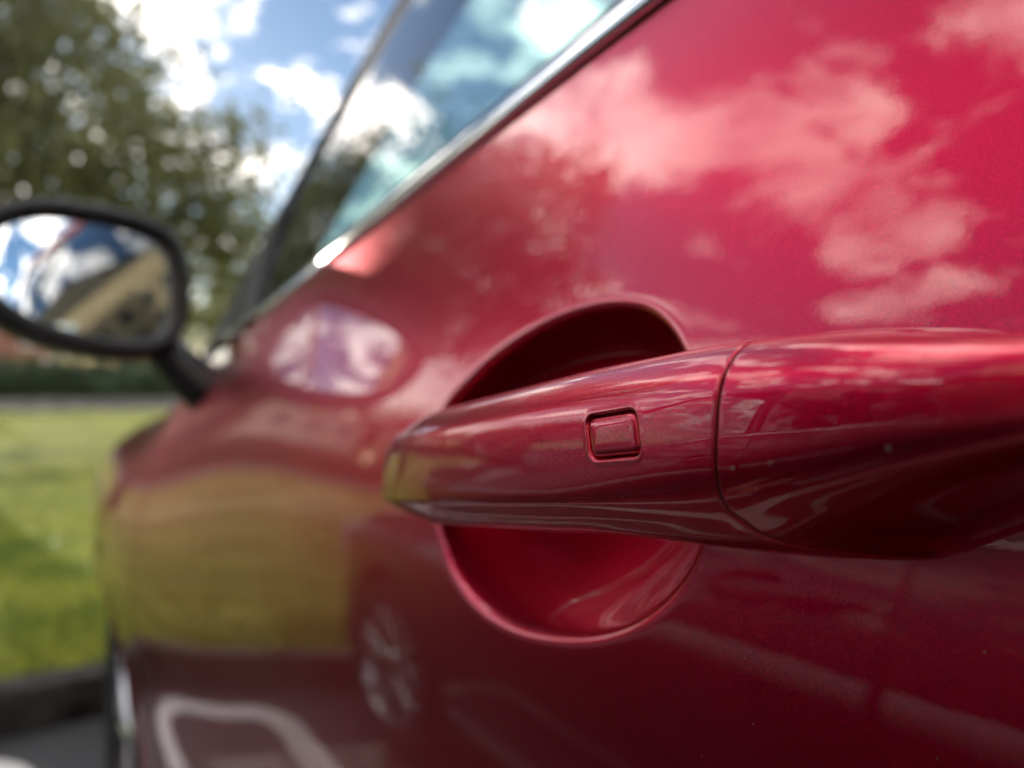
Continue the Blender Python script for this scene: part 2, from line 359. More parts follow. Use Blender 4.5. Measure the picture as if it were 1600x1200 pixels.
def flank(y, h):
    y = np.asarray(y, float); h = np.asarray(h, float)
    x = XH(y, h) + 0.012 * (np.maximum(y - 0.2, 0)) ** 2 + 0.010 * (np.maximum(-0.1 - y, 0)) ** 2
    w1 = smooth01(0.50, 1.38, y) * (1 - smooth01(1.75, 2.2, y))
    x = x - w1 * 0.052 * np.exp(-((h + 0.22) / 0.17) ** 2)
    x = x + smooth01(0.98, 1.3, y) * 0.05 * np.exp(np.minimum(h - shoulderf(y), 0.02) / 0.035)
    x = x + 0.30 * np.maximum((y - 1.85) / 0.5, 0) ** 2.6
    w2 = np.exp(-((y + 1.15) / 0.42) ** 2); x = x - w2 * 0.035 * np.exp(-((h + 0.25) / 0.16) ** 2)
    x = x + 0.22 * np.maximum((-1.55 - y) / 0.45, 0) ** 2.6
    return x
WHEELS_Y = (1.50, -1.15); AXLE_Z = 0.335; ARCH = 0.375
SILL = -0.70
def lower(y):
    h = np.full_like(y, SILL)
    for wy in WHEELS_Y:
        d = np.abs(y - wy); m = d < ARCH
        h = np.where(m, np.maximum(h, AXLE_Z - 1 + np.sqrt(np.maximum(ARCH ** 2 - d ** 2, 0))), h)
    return h

# -- handle and scoop data (metres, from the door skin at h = 0)
def hc(y): return -0.0125 - 0.14 * (y - 0.107) - 0.25 * np.maximum(y - 0.2, 0) ** 2 * 0
scoop = np.array([(262,-10),(248,0),(233,8.5),(215,15.5),(197,20.3),(180,22.6),(165,22.6),(152,20.2),(143,15.5),(136,9),(129,-1),(125,-14),(122,-28),(123,-40),(131,-52),(142,-61),(155,-67.5),(169,-72),(183,-75),(196,-76.5),(208,-76.5),(220,-75),(231,-71.5),(241,-66),(249,-58.5),(257,-48.5),(263,-36),(265,-22)], float) / 1000
scoop = catmull(scoop, 140, True)
footy = np.array([-0.006, 0.0, 0.012, 0.03, 0.05, 0.07, 0.090, 0.106, 0.117])
foot_t = np.array([0.001, 0.003, 0.006, 0.009, 0.0125, 0.018, 0.0215, 0.0190, 0.008])
foot_b = np.array([0.001, 0.002, 0.004, 0.007, 0.0105, 0.0165, 0.0210, 0.0185, 0.008])
foot = np.concatenate([np.stack([footy, hc(footy) + foot_t], 1), np.stack([footy[::-1], hc(footy[::-1]) - foot_b[::-1]], 1)])
def door_skin(y, h):
    x = flank(y, h)
    p = np.stack([y.ravel(), h.ravel()], 1)
    near = (p[:, 0] > -0.06) & (p[:, 0] < 0.34) & (p[:, 1] > -0.13) & (p[:, 1] < 0.08)
    d = np.zeros(len(p))
    sd = sdpoly(p[near], scoop)
    dep = 0.026 * np.tanh(softplus(sd, 0.0007) / 0.0145)
    # the bowl is deeper high up, under the grip, and shallows out towards its lower lip
    u = (p[near, 1] + 0.085) / 0.11
    dep *= 0.72 + 0.42 * np.clip(u, 0, 1)
    d[near] = dep
    return x + d.reshape(x.shape)

def pieces(*spans):
    return np.unique(np.round(np.concatenate([np.arange(a, b, s) for a, b, s in spans]), 5))
ys = pieces((-0.030, -0.01, 0.004), (-0.01, 0.115, 0.002), (0.115, 0.280, 0.0009), (0.280, 0.305, 0.002), (0.305, 0.36, 0.006), (0.36, 0.978, 0.014)); ys[-1] = 0.976
def rolled(P, edge='all', r=0.004):
    return P
# rows: from sill to belt; the top row follows the falling belt line
t_lo = np.linspace(SILL, -0.12, 46)[:-1]
t_mid = np.arange(-0.12, 0.032, 0.0009)
rows = []
for y in ys:
    hb = float(beltf(y)) - 0.001
    if hb > 0.05:
        top = np.linspace(t_mid[-1], hb, 13)[1:]
        rows.append(np.concatenate([t_lo, t_mid, top]))
    else:
        n = len(t_mid) + 12
        rows.append(np.concatenate([t_lo, np.linspace(-0.12, hb, n)]))
Hm = np.array(rows); Ym = np.repeat(ys[:, None], Hm.shape[1], 1)
lo_edge = np.maximum(lower(ys), SILL)
Xm = door_skin(Ym, Hm)
# hem: the skin turns in at the shut lines and at the belt
P = np.stack([Xm, Ym, Hm + 1.0], -1)
def hem(P, ends=(True, True), top=True, r=0.0035, depth=0.016):
    def edge(E, I, ax, sg):
        d = np.linalg.norm(I - E, axis=-1, keepdims=True) + 1e-9; u = (I - E) / d
        e2 = E + u * np.minimum(r * 0.5, d * 0.45); e3 = E + u * np.minimum(r * 1.6, d * 0.9)
        a = E.copy(); a[..., ax] += sg * r * 0.7; a[..., 0] += r * 0.6; b = E.copy(); b[..., ax] += sg * r; b[..., 0] += r * 1.6; c = E.copy(); c[..., ax] += sg * r; c[..., 0] += depth
        return e3, e2, E, a, b, c
    if ends[0]: P = np.concatenate(list(edge(P[:1], P[1:2], 1, -1))[::-1] + [P[1:]])
    if ends[1]: P = np.concatenate([P[:-1]] + list(edge(P[-1:], P[-2:-1], 1, 1)))
    if top: P = np.concatenate([P[:, :-1]] + list(edge(P[:, -1:], P[:, -2:-1], 2, 1)), 1)
    return P
NEAR = []                                                    # parts of one side of the car; the other side gets mirrored copies
P = hem(P, (False, True), False, r=0.0016); P = hem(P, (True, False), True)
front_door = surf('front_door', P, 'red', CAR, flip=True); NEAR.append(front_door)

# -- other side panels
def panel(name, y0, y1, ny, topf, nh=46, mat='red', ends=(True, True), top=True, r=0.0035):
    y = np.unique(np.concatenate([np.linspace(y0, y1, ny)] + [wy + ARCH * np.array([-0.9999, -0.999, -0.99, -0.97, 0.97, 0.99, 0.999, 0.9999]) for wy in WHEELS_Y if y0 < wy < y1]))
    y = y[(y >= y0) & (y <= y1)]
    lo = lower(y); tp = topf(y)
    t = np.linspace(0, 1, nh)
    H = lo[:, None] + (tp - lo)[:, None] * t[None]
    Y = np.repeat(y[:, None], nh, 1); X = flank(Y, H)
    # flared lip of the wheel arch
    for wy in WHEELS_Y:
        d = np.hypot(Y - wy, H + 1 - AXLE_Z) - ARCH
        X = X - 0.006 * np.exp(-(np.maximum(d, 0) / 0.012) ** 2) * (H > SILL + 0.01)
    Q = hem(np.stack([X, Y, H + 1], -1), ends, top, r)
    a = Q[:, :1].copy(); a[..., 0] += 0.030
    return surf(name, np.concatenate([a, Q], 1), mat, CAR, flip=True)
NEAR.append(panel('front_wing', 0.981, 2.300, 60, lambda y: shoulderf(y), ends=(True, False), top=False, r=0.0016))
NEAR.append(panel('rear_door', -0.80, -0.037, 34, lambda y: beltf(y) - 0.001))
NEAR.append(panel('rear_quarter', -1.950, -0.807, 60, lambda y: beltf(y) - 0.001, ends=(False, True)))
# black sill and cladding under the doors
ysl = np.linspace(-0.76, 1.11, 40); sec = [(0.004, -0.695), (-0.004, -0.72), (0.004, -0.775), (0.05, -0.80), (0.2, -0.80)]
Psl = np.array([[(flank(np.array(y), np.array(-0.69)) + a, y, 1 + b) for a, b in sec] for y in ysl])
NEAR.append(surf('sill', Psl, 'black_plastic', CAR))

# -- the door handle: grip, fixed end and button
SEC_G = np.array([(27,16.8),(33,18.8),(39.6,16.9),(43.4,13.0),(45.0,9.4),(45.8,4),(46.2,-2.0),(46.3,-7.0),(46.0,-9.0),(45.0,-10.4),(41.5,-13.6),(35,-16.7),(27.5,-15.8),(23.5,-9),(22.8,4)], float) / 1000
SEC_E = np.array([(-12,21.5),(30,18.6),(39.4,16.9),(43.9,12.9),(45.7,9.0),(46.5,3.5),(46.9,-2.2),(46.7,-6.4),(45.9,-9.4),(44.4,-12.0),(41,-15.4),(33,-19.6),(-12,-24.5),(-12,-9),(-12,4)], float) / 1000
SEC_R = np.array([(-12,21.5),(31,19.2),(40.0,17.6),(44.0,14.4),(45.6,10.2),(46.4,4.5),(46.8,-2.0),(46.4,-6.2),(45.4,-9.4),(43.6,-12.3),(40,-15.7),(32,-19.6),(-12,-24.5),(-12,-9),(-12,4)], float) / 1000   # boxier towards its rear
NS = 400
def gsm(xs, ys, sig, lo=-0.03, hi=0.30):
    """table made smooth enough for clean reflections"""
    g = np.linspace(lo, hi, 1321); v = spl(xs, ys)(g); h_ = g[1] - g[0]; k = np.arange(-90, 91) * h_; w = np.exp(-(k / sig) ** 2 / 2); w /= w.sum()
    v = np.convolve(np.pad(v, 90, mode='edge'), w, 'valid'); return lambda y: float(np.interp(y, g, v))
OFS = gsm([-0.02, -0.006, 0.004, 0.015, 0.028, 0.042, 0.056, 0.075, 0.11, 0.17, 0.205, 0.235, 0.256, 0.285], [0.02, 0.05, 0.36, 0.53, 0.68, 0.815, 0.925, 0.992, 1.0, 1.0, 0.955, 0.845, 0.70, 0.50], 0.010)
SVT = gsm([-0.02, -0.006, 0.004, 0.015, 0.028, 0.042, 0.056, 0.075, 0.11, 0.17, 0.21, 0.24, 0.285], [0.01, 0.02, 0.26, 0.36, 0.43, 0.52, 0.67, 0.90, 1.0, 0.99, 0.97, 0.93, 0.89], 0.010)
FBT = gsm([-0.02, 0.015, 0.028, 0.042, 0.056, 0.072, 0.09, 0.3], [0.5, 0.52, 0.55, 0.66, 0.82, 0.96, 1.0, 1.0], 0.014)
def section(y):
    """(o, v) outline of the handle at y, o outward from the door"""
    y = float(y)
    e = float(smooth01(0.132, 0.084, y))                     # grip -> fixed end
    S = SEC_G * (1 - e) + SEC_E * e
    e2 = float(smooth01(0.080, 0.036, y)); S = S * (1 - e2) + SEC_R * e2
    S = S.copy()
    ofs = OFS(y); sv = SVT(y)
    cap = 1.0
    if y > 0.236: cap = max(1 - ((y - 0.236) / 0.0425) ** 2.3, 0.0) ** (1 / 2.0)
    if y < 0.03: ofs = ofs
    # the grip thins and reaches the door at its front foot
    f = float(smooth01(0.200, 0.243, y))
    fb = FBT(y); S[:, 1] = np.where(S[:, 1] < 0, S[:, 1] * fb, S[:, 1])   # its underside sweeps up to the rear
    S[:, 1] *= sv * (0.02 + 0.98 * cap)
    om = 0.5 * (S[:, 0].max() + S[:, 0].min())
    inner = S[:, 0].min()
    th = S[:, 0] - inner
    outer = S[:, 0].max() * ofs
    inn = inner * (1 - f) + 0.004 * f
    S[:, 0] = inn + th / th.max() * (outer - inn) * (1.0 if cap == 1 else (0.06 + 0.94 * cap ** 0.8))
    C = catmull(S, NS, True)
    sg = 3.5 + 5.5 * e                                       # ease the outline's curvature, more on the fixed end
    k = np.arange(-30, 31); w = np.exp(-(k / sg) ** 2 / 2); w /= w.sum()
    return np.stack([np.convolve(np.concatenate([C[-30:, a], C[:, a], C[:30, a]]), w, 'valid') for a in (0, 1)], 1)
def ring_normals(C):
    t = np.roll(C, -1, 0) - np.roll(C, 1, 0); n = np.stack([t[:, 1], -t[:, 0]], 1); n /= np.linalg.norm(n, axis=1)[:, None] + 1e-12
    if ((C - C.mean(0)) * n).sum() < 0: n = -n
    return n
BTN = (0.1092, 0.0030, 0.0146, 0.0086, 0.0018)               # y, v of its middle, width, height, corner radius
BSH = 0.28                                                   # its sides lean forward a little
def sd_rr(y, v, w, h, r):
    q = np.stack([np.abs(y) - w / 2 + r, np.abs(v) - h / 2 + r], -1)
    return -(np.hypot(*np.maximum(q, 0).T).T + np.minimum(q.max(-1), 0) - r)       # + inside
YS = 0.0833                                                   # where grip and fixed end meet
def handle_loft(y_list, insets):
    out = []
    for y, ins in zip(y_list, insets):
        C = section(y)
        if ins: C = C - ring_normals(C) * ins
        o, v = C[:, 0].copy(), C[:, 1].copy()
        if abs(y - BTN[0]) < 0.012:
            face = (o > 0.040) & (np.abs(v) < 0.013)
            s = sd_rr(y - BTN[0] - BSH * (v - BTN[1]), v - BTN[1], BTN[2], BTN[3], BTN[4])
            o = o - np.where(face, 0.0019 / (1 + np.exp(-s / 0.00011)), 0)
            o = o - np.where(face, -0.00008 * np.exp(-((s + 0.0007) / 0.0006) ** 2), 0)
        yy = y - math.exp(-((y - YS) / 0.016) ** 2) * 105 * np.maximum(-v - 0.0095, 0) ** 2      # the joint leans back underneath
        out.append(np.stack([-o, yy, 1 + hc(np.full_like(v, y)) + v], -1))
    return np.array(out)
fr = 0.0005
k_ = np.linspace(0, np.pi / 2, 6)
# joint edge: starts inset by fr at the joint plane, meets the full outline fr further on
y_g = [YS + 0.0036, YS + 0.0034, YS + 0.0011] + list(YS + 0.00028 + fr * (1 - np.cos(k_))); i_g = [0.006, 0.0014, 0.0010] + list(fr * (1 - np.sin(k_)))
body = list(np.arange(YS + 0.00028 + fr + 0.0005, 0.0995, 0.0008)) + list(np.arange(0.0995, 0.119, 0.00024)) + list(np.arange(0.119, 0.2355, 0.0009)); tipy = list(0.2358 + 0.0425 * np.sin(np.linspace(0.02, np.pi / 2, 56)))
grip = surf('handle_grip', handle_loft(y_g + body + tipy, i_g + [0] * (len(body) + len(tipy))), 'red', None, cv=True)
y_e = [YS - 0.0036, YS - 0.0034, YS - 0.0011] + list(YS - 0.00028 - fr * (1 - np.cos(k_)))
body = list(np.arange(YS - 0.00028 - fr - 0.0005, -0.012, -0.0008))
fixed_end = surf('handle_end', handle_loft(y_e + body, i_g + [0] * len(body)), 'red', None, cv=True, flip=True)
# button pad, sunk in its recess with a hair of gap all round
_C = section(BTN[0]); _m = (_C[:, 0] > 0.040) & (_C[:, 1] > -0.006) & (_C[:, 1] < 0.0098); _p = np.polyfit(_C[_m, 1], _C[_m, 0], 3)
def FO(v): return np.polyval(_p, v)
def face_o(y, v):
    return FO(v)
def rr_ring(w, h, r, n=96):
    th = np.linspace(0, 2 * np.pi, n, endpoint=False); d = np.stack([np.cos(th), np.sin(th)], 1)
    lo, hi = np.zeros(n), np.full(n, 0.02)
    for _ in range(40):
        mid = (lo + hi) / 2; s = sd_rr(d[:, 0] * mid, d[:, 1] * mid, w, h, r); lo = np.where(s > 0, mid, lo); hi = np.where(s > 0, hi, mid)
    return d * lo[:, None]
bw, bh, br = BTN[2] - 0.0007, BTN[3] - 0.0007, BTN[4] - 0.0002
rings = []
for ins, drop in [(0, 0.0019), (0, 0.0010), (0.00005, 0.00065), (0.0002, 0.00035), (0.00045, 0.00015), (0.0008, 0.00003), (0.0012, -0.00003), (0.0018, -0.00006), (0.0026, -0.00007), (0.0034, -0.00007)]:
    q = rr_ring(bw - 2 * ins, bh - 2 * ins, max(br - ins * 0.7, 0.0003))
    q[:, 0] += BSH * q[:, 1]
    rings.append([(-(face_o(BTN[0] + a_, BTN[1] + b_) - drop), BTN[0] + a_, 1 + hc(BTN[0] + a_) + BTN[1] + b_) for a_, b_ in q])
rings.append([np.mean(np.array(rings[-1]), 0)] * 96)
HANDLE = bpy.data.objects.new('door_handle', None); HANDLE.empty_display_size = 0.02
link(HANDLE, CAR)
for o in (grip, fixed_end): o.parent = HANDLE
button = surf('handle_button', np.array(rings), 'red', HANDLE, cv=True)
# black gasket between the fixed end and the door skin
gk = catmull(np.concatenate([foot[:, :1], foot[:, 1:]], 1), 160, True); gk = gk - ring_normals(gk) * 0.0024
surf('handle_gasket', np.swapaxes(np.array([[(float(flank(q[0], q[1])) + 0.0006 - 0.0008 * math.sin(t_), q[0] + nn[0] * 0.0007 * math.cos(t_), 1 + q[1] + nn[1] * 0.0007 * math.cos(t_)) for t_ in np.linspace(0, 2 * np.pi, 10, endpoint=False)] for q, nn in zip(gk, ring_normals(gk))]), 0, 1), 'rubber', HANDLE, cu=True, cv=True)
NEAR.append(HANDLE)

# rear door handle: a coarser copy of the same handle shape, moved back
rear_handle = bpy.data.objects.new('door_handle', None); link(rear_handle, CAR); rear_handle.location.y += -0.86; rear_handle.location.z += 0.055; rear_handle.location.x += 0.004
for o in (grip, fixed_end): c = o.copy(); COL.objects.link(c); c.parent = rear_handle
NEAR.append(rear_handle)

# -- belt trim, seals, glass, pillars
def BX(y): return XH(y, beltf(y)) + 0.010 * np.maximum(-0.1 - np.asarray(y, float), 0) ** 2 + 0.012 * np.minimum(np.maximum(np.asarray(y, float) - 0.2, 0), 0.7) ** 2
def GX(y, h):                                                # plane of the side glass
    d = h - beltf(y); return BX(y) + 0.006 + 0.40 * d + 0.10 * d * d
yb = np.concatenate([np.linspace(-1.45, 0.0, 60), np.linspace(0.01, 0.83, 90)])
chs = np.array([(8, 2.0), (2.0, 1.6), (-1.8, 2.4), (-2.5, 4.4), (-1.5, 7.6), (0.9, 11.2), (4.3, 14.0), (9, 15.4)]) / 1000
chs = catmull(chs, 26)
Pc = np.array([[(float(flank(y, beltf(y))) + a, y, 1 + float(beltf(y)) + 0.0004 + b * 1.08) for a, b in chs] for y in yb])
NEAR.append(surf('belt_trim', Pc, 'chrome', CAR, flip=False))
sls = np.array([(4, 14.5), (6, 19), (9, 21), (13, 16)]) / 1000
Ps = np.array([[(float(flank(y, beltf(y))) + a, y, 1 + float(beltf(y)) + b) for a, b in sls] for y in yb])
NEAR.append(surf('window_seal', Ps, 'rubber', CAR))
gap = np.array([(5.0, -2.0), (2.2, 0.4), (1.6, 1.2), (1.8, 2.2), (4.0, 3.0)]) / 1000
Ps = np.array([[(float(flank(y, beltf(y))) + a, y, 1 + float(beltf(y)) + b) for a, b in gap] for y in yb])
NEAR.append(surf('belt_seal', Ps, 'rubber', CAR))
# front edge of the door glass / rear edge of the A-pillar
pil = spl([0.02, 0.10, 0.20, 0.28, 0.36, 0.44, 0.52, 0.56], [1.03, 0.965, 0.905, 0.855, 0.795, 0.710, 0.550, 0.40])
# silhouette of the pillar's outer edge, y as a function of h
def pillar_y(h): return pil(h)
TOPH = 0.535
def glass_panel(name, y0, y1, n, topf, mat='side_glass'):
    y = np.linspace(y0, y1, n); t = np.linspace(0, 1, 22); G = []
    for yy in y:
        h0 = float(beltf(yy)) + 0.004; h1 = max(float(topf(yy)), h0 + 0.001); h = h0 + (h1 - h0) * t
        G.append(np.stack([GX(yy, h), np.full(22, yy), 1 + h], 1))
    return surf(name, np.array(G), mat, CAR, flip=True)
hs_ = np.linspace(0.02, 0.56, 300); py_ = pil(hs_)
def front_top(y): return min(TOPH, float(np.interp(-(y + 0.055), -py_, hs_)))
NEAR.append(glass_panel('front_side_window', 0.02, 0.835, 60, front_top))
NEAR.append(glass_panel('rear_side_window', -0.80, -0.045, 30, lambda y: TOPH - 0.05 * max(-(y + 0.3), 0), 'privacy_glass'))
NEAR.append(glass_panel('quarter_window', -1.36, -0.85, 20, lambda y: TOPH - 0.05 * max(-(y + 0.3), 0) - 0.35 * max(-(y + 0.9), 0), 'privacy_glass'))
# B and C pillars in gloss black
for yc, wd in ((-0.012, 0.062), (-0.825, 0.05)):
    h = np.linspace(float(beltf(yc)) + 0.003, TOPH, 14); off = np.array([-wd / 2, -wd / 2, -wd / 4, wd / 4, wd / 2, wd / 2]); o_ = np.array([0.02, 0.0, -0.004, -0.004, 0.0, 0.02])
    NEAR.append(surf('pillar', np.array([[(GX(yc, hv) + b - 0.002, yc + a_, 1 + hv) for a_, b in zip(off, o_)] for hv in h]), 'gloss_black', CAR, flip=False))
# A-pillar: black window frame, then the red pillar in front of it
hA = np.linspace(0.03, 0.565, 46)
prof = [(-0.062, 0.010), (-0.060, -0.003), (-0.050, -0.0055), (-0.034, -0.006), (-0.028, -0.004), (-0.026, 0.006)]
NEAR.append(surf('window_frame', np.array([[(GX(min(pil(hv), 0.98), hv) + b, float(pil(hv)) + a_, 1 + hv) for a_, b in prof] for hv in hA]), 'gloss_black', CAR))
prof = [(-0.024, 0.010), (-0.022, -0.004), (-0.012, -0.008), (0.0, -0.004), (0.014, 0.018), (0.03, 0.05), (0.034, 0.075)]
NEAR.append(surf('roof_pillar', np.array([[(GX(min(pil(hv), 0.98), hv) + b, float(pil(hv)) + a_, 1 + hv) for a_, b in prof] for hv in hA]), 'gloss_black', CAR))
# roof rail over the doors
yR = np.linspace(-1.45, 0.42, 40); prof = [(0.006, -0.012), (-0.006, -0.006), (-0.007, 0.012), (0.0, 0.03), (0.02, 0.052), (0.06, 0.066)]
def topline(y): return TOPH - 0.05 * np.maximum(-(y + 0.3), 0) ** 1.5 - 0.05 * np.maximum(y - 0.15, 0)
NEAR.append(surf('roof_rail', np.array([[(GX(y, topline(y)) + a_, y, 1 + topline(y) + b) for a_, b in prof] for y in yR]), 'red', CAR))
# mirror sail: the black triangle at the front of the window
tri = []
for t in np.linspace(0, 1, 14):
    hv = 0.045 + 0.165 * t
    yf = float(pil(hv)) - 0.026; yr = 0.745 + (yf - 0.745) * t * 0.93
    if t < 0.05: hv = hv
    tri.append([(GX(yv, max(hv, float(beltf(yv)) + 0.012 + 0.17 * t * 0)) - 0.010, yv, 1 + max(hv, float(beltf(yv)) + 0.014)) for yv in np.linspace(yr, yf, 8)])
NEAR.append(surf('mirror_sail', np.array(tri), 'black_plastic', CAR, thick=0.012))

# -- door mirror: black housing, rim, arm and slightly convex glass
MC = np.array([-0.088, 0.85, 1.105]); MN = np.array([0.165, -0.98, 0.092]); MN /= np.linalg.norm(MN)
MU = np.cross(MN, [0, 0, 1.0]); MU /= np.linalg.norm(MU); MU *= -1 if MU[0] < 0 else 1; MV = np.cross(MU, MN); MV *= 1 if MV[2] > 0 else -1
out2 = np.array([(-88, 16), (-76, 40), (-44, 55.5), (-4, 58), (42, 54), (68, 44), (77, 24), (78, -6), (74, -36), (58, -55), (28, -59), (-16, -52), (-54, -38), (-80, -14)], float) / 1000
out2 = catmull(out2, 96, True)
def mpt(uv, d=0.0, s=1.0):                                   # d toward the viewer behind the car
    uv = np.asarray(uv) * s; return MC + uv[..., :1] * MU + uv[..., 1:2] * MV + (np.ones(uv.shape[:-1] + (1,)) * d) * MN
def offset2(C, d): return C + ring_normals(C) * d
G = []
RAD = 1.5
for s in np.linspace(0.0, 1.0, 26):
    q = out2 * s; dd = -(q[:, 0] ** 2 + q[:, 1] ** 2) / (2 * RAD) - 0.9 * np.maximum(-0.052 - q[:, 0], 0) ** 2 * 2
    G.append(MC + q[:, :1] * MU + q[:, 1:] * MV + (dd - 0.004)[:, None] * MN)
MIRROR = bpy.data.objects.new('door_mirror', None); link(MIRROR, CAR); NEAR.append(MIRROR)
surf('mirror_glass', np.array(G), 'mirror_glass', MIRROR, cv=True, flip=True)
hr = []
for off_, d in [(-0.001, -0.012), (0.0005, -0.003), (0.002, 0.004), (0.006, 0.009), (0.013, 0.010), (0.0175, 0.005), (0.0195, -0.006), (0.0205, -0.022), (0.0195, -0.04), (0.015, -0.058), (0.005, -0.075), (-0.008, -0.090), (-0.024, -0.100), (-0.04, -0.105)]:
    c = offset2(out2, off_) if off_ > -0.01 else out2 * (1 + off_ * 11); hr.append(mpt(c, d))
hr.append(np.repeat(mpt(np.array([[0.0, 0.0]]), -0.107), 96, 0))
surf('mirror_housing', np.array(hr), 'black_plastic', MIRROR, cv=True)
# arm: from the foot on the door up to the inner lower corner of the housing
A0 = np.array([(0.062, 0.885, 0.968), (0.036, 0.888, 0.986), (0.010, 0.892, 1.010), (-0.012, 0.900, 1.036), (-0.03, 0.912, 1.06)])
A0 = catmull(A0, 20); rx = np.linspace(0.046, 0.024, 20); ry = np.linspace(0.05, 0.034, 20)
an = np.linspace(0, 2 * np.pi, 22, endpoint=False); arm = []
for c, a_, b_ in zip(A0, rx, ry): arm.append([(c[0] + a_ * 0.62 * math.cos(q), c[1] + b_ * math.sin(q), c[2] + a_ * 0.62 * math.cos(q) * -0.6 * -1) for q in an])
surf('mirror_arm', np.array(arm), 'black_plastic', MIRROR, cv=True)

# -- bonnet, screens, roof, front and rear
def across(yv, hvf, xl, n=30, crown=0.02):
    t = np.linspace(0, 1, n); return None
yh = np.linspace(1.06, 2.28, 30); Pb = []
for y in yh:
    x0 = float(flank(y, shoulderf(y))); h0 = float(shoulderf(y)); t = np.linspace(0, 1, 34); x = x0 + (W - 2 * x0) * t
    s = 1 - np.abs(2 * t - 1) ** 2.6
    Pb.append(np.stack([x, np.full(34, y), 1 + h0 + 0.055 * s + 0.010 * (1 - np.abs(2 * t - 1) ** 12)], 1))
surf('bonnet', np.array(Pb), 'red', CAR)
def screen(name, ya, ha, yb_, hb, mat, bow):
    n = 22; Pq = []
    for t in np.linspace(0, 1, 16):
        h = ha + (hb - ha) * t; yv = ya + (yb_ - ya) * t; xg = float(GX(min(max(yv, -1.4), 0.95), h)) + 0.035 + (0.13 * (1 - t) if ya < 0 else 0); u = np.linspace(0, 1, n)
        Pq.append(np.stack([xg + (W - 2 * xg) * u, yv + bow * (1 - (2 * u - 1) ** 2), np.full(n, 1 + h + 0.01 * (1 - (2 * u - 1) ** 2))], 1))
    return surf(name, np.array(Pq), mat, CAR)
screen('windscreen', 1.06, 0.03, 0.42, 0.572, 'screen_glass', 0.10)
screen('rear_window', -1.92, 0.20, -1.50, 0.50, 'privacy_glass', -0.08)
yr = np.linspace(-1.52, 0.44, 34); Pr = []
for y in yr:
    h = float(topline(y)) + 0.066; xg = float(GX(y, topline(y))) + 0.06; u = np.linspace(0, 1, 30)
    Pr.append(np.stack([xg + (W - 2 * xg) * u, np.full(30, y), 1 + h + 0.035 * (1 - np.abs(2 * u - 1) ** 2.4)], 1))
surf('roof', np.array(Pr), 'red', CAR, thick=0.02, flip=False)
Ph = np.array(Pr); Ph[..., 2] -= 0.035; Ph[..., 0] = W / 2 + (Ph[..., 0] - W / 2) * 0.985
surf('headlining', Ph, 'headlining', CAR, flip=True)
def wrap(y0, sgn, ylen, n=44):
    """plan curve round the nose (sgn 1) or tail (-1)"""
    return None
def endcap(name, y0, sgn, h0, h1, bulge, mat, nh=26, xin=0.0, top_in=0.06):
    Pq = []
    for t in np.linspace(0, 1, nh):
        h = h0 + (h1 - h0) * t; x0 = float(flank(y0, max(h, -0.72))) + xin; u = np.linspace(-1, 1, 48)
        prof_ = math.sin(math.pi * min(max(t * 0.85 + 0.12, 0), 1)) ** 0.5
        Pq.append(np.stack([W / 2 + (W / 2 - x0) * np.sign(u) * np.abs(np.sin(u * np.pi / 2)) ** 1.0, y0 + sgn * bulge * prof_ * np.abs(np.cos(u * np.pi / 2)) ** 0.55, np.full(48, 1 + h)], 1))
    return surf(name, np.array(Pq), mat, CAR, flip=(sgn > 0))
fb = endcap('front_bumper', 2.300, 1, -0.78, -0.24, 0.12, 'red')
endcap('rear_bumper', -1.950, -1, -0.72, -0.22, 0.10, 'black_plastic')
endcap('tailgate', -1.950, -1, -0.22, 0.20, 0.07, 'red')
box('grille', (0.42, 2.405, 0.50), (1.38, 2.440, 0.66), 'black_plastic', CAR, bevel=0.012)
box('number_plate', (0.64, 2.441, 0.40), (1.16, 2.449, 0.49), 'plate', CAR, bevel=0.002)
hl = np.array([[(0.10 + 0.22 * a_ - 0.02 * b, 2.20 + 0.17 * a_ ** 0.7, 0.70 + 0.085 * b - 0.02 * a_) for b in np.linspace(-1, 1, 8)] for a_ in np.linspace(0, 1, 12)])
hl[..., 0] -= 0.0; NEAR.append(surf('headlight', hl, 'lamp_glass', CAR, thick=0.03))
tlp = np.array([[(0.30 * a_ ** 1.6 + 0.035, -1.86 - 0.135 * a_ ** 0.8, 0.98 + 0.10 * b) for b in np.linspace(-1, 1, 8)] for a_ in np.linspace(0, 1, 12)])
NEAR.append(surf('tail_light', tlp, 'tail_red', CAR, thick=0.02))
# under-body and wheel housings keep the light out
bm = bmesh.new(); bxm(bm, (0.9, 0.2, 0.36), (1.36, 3.9, 0.24)); bm_obj('floor_pan', bm, 'black_plastic', CAR)
for wy in WHEELS_Y:
    a_ = np.linspace(-0.15, np.pi + 0.15, 30)
    NEAR.append(surf('arch_liner', np.array([[(xv, wy + (ARCH + 0.004) * math.cos(q), AXLE_Z + (ARCH + 0.004) * math.sin(q)) for xv in (0.012, 0.15, 0.32)] for q in a_]), 'black_plastic', CAR))

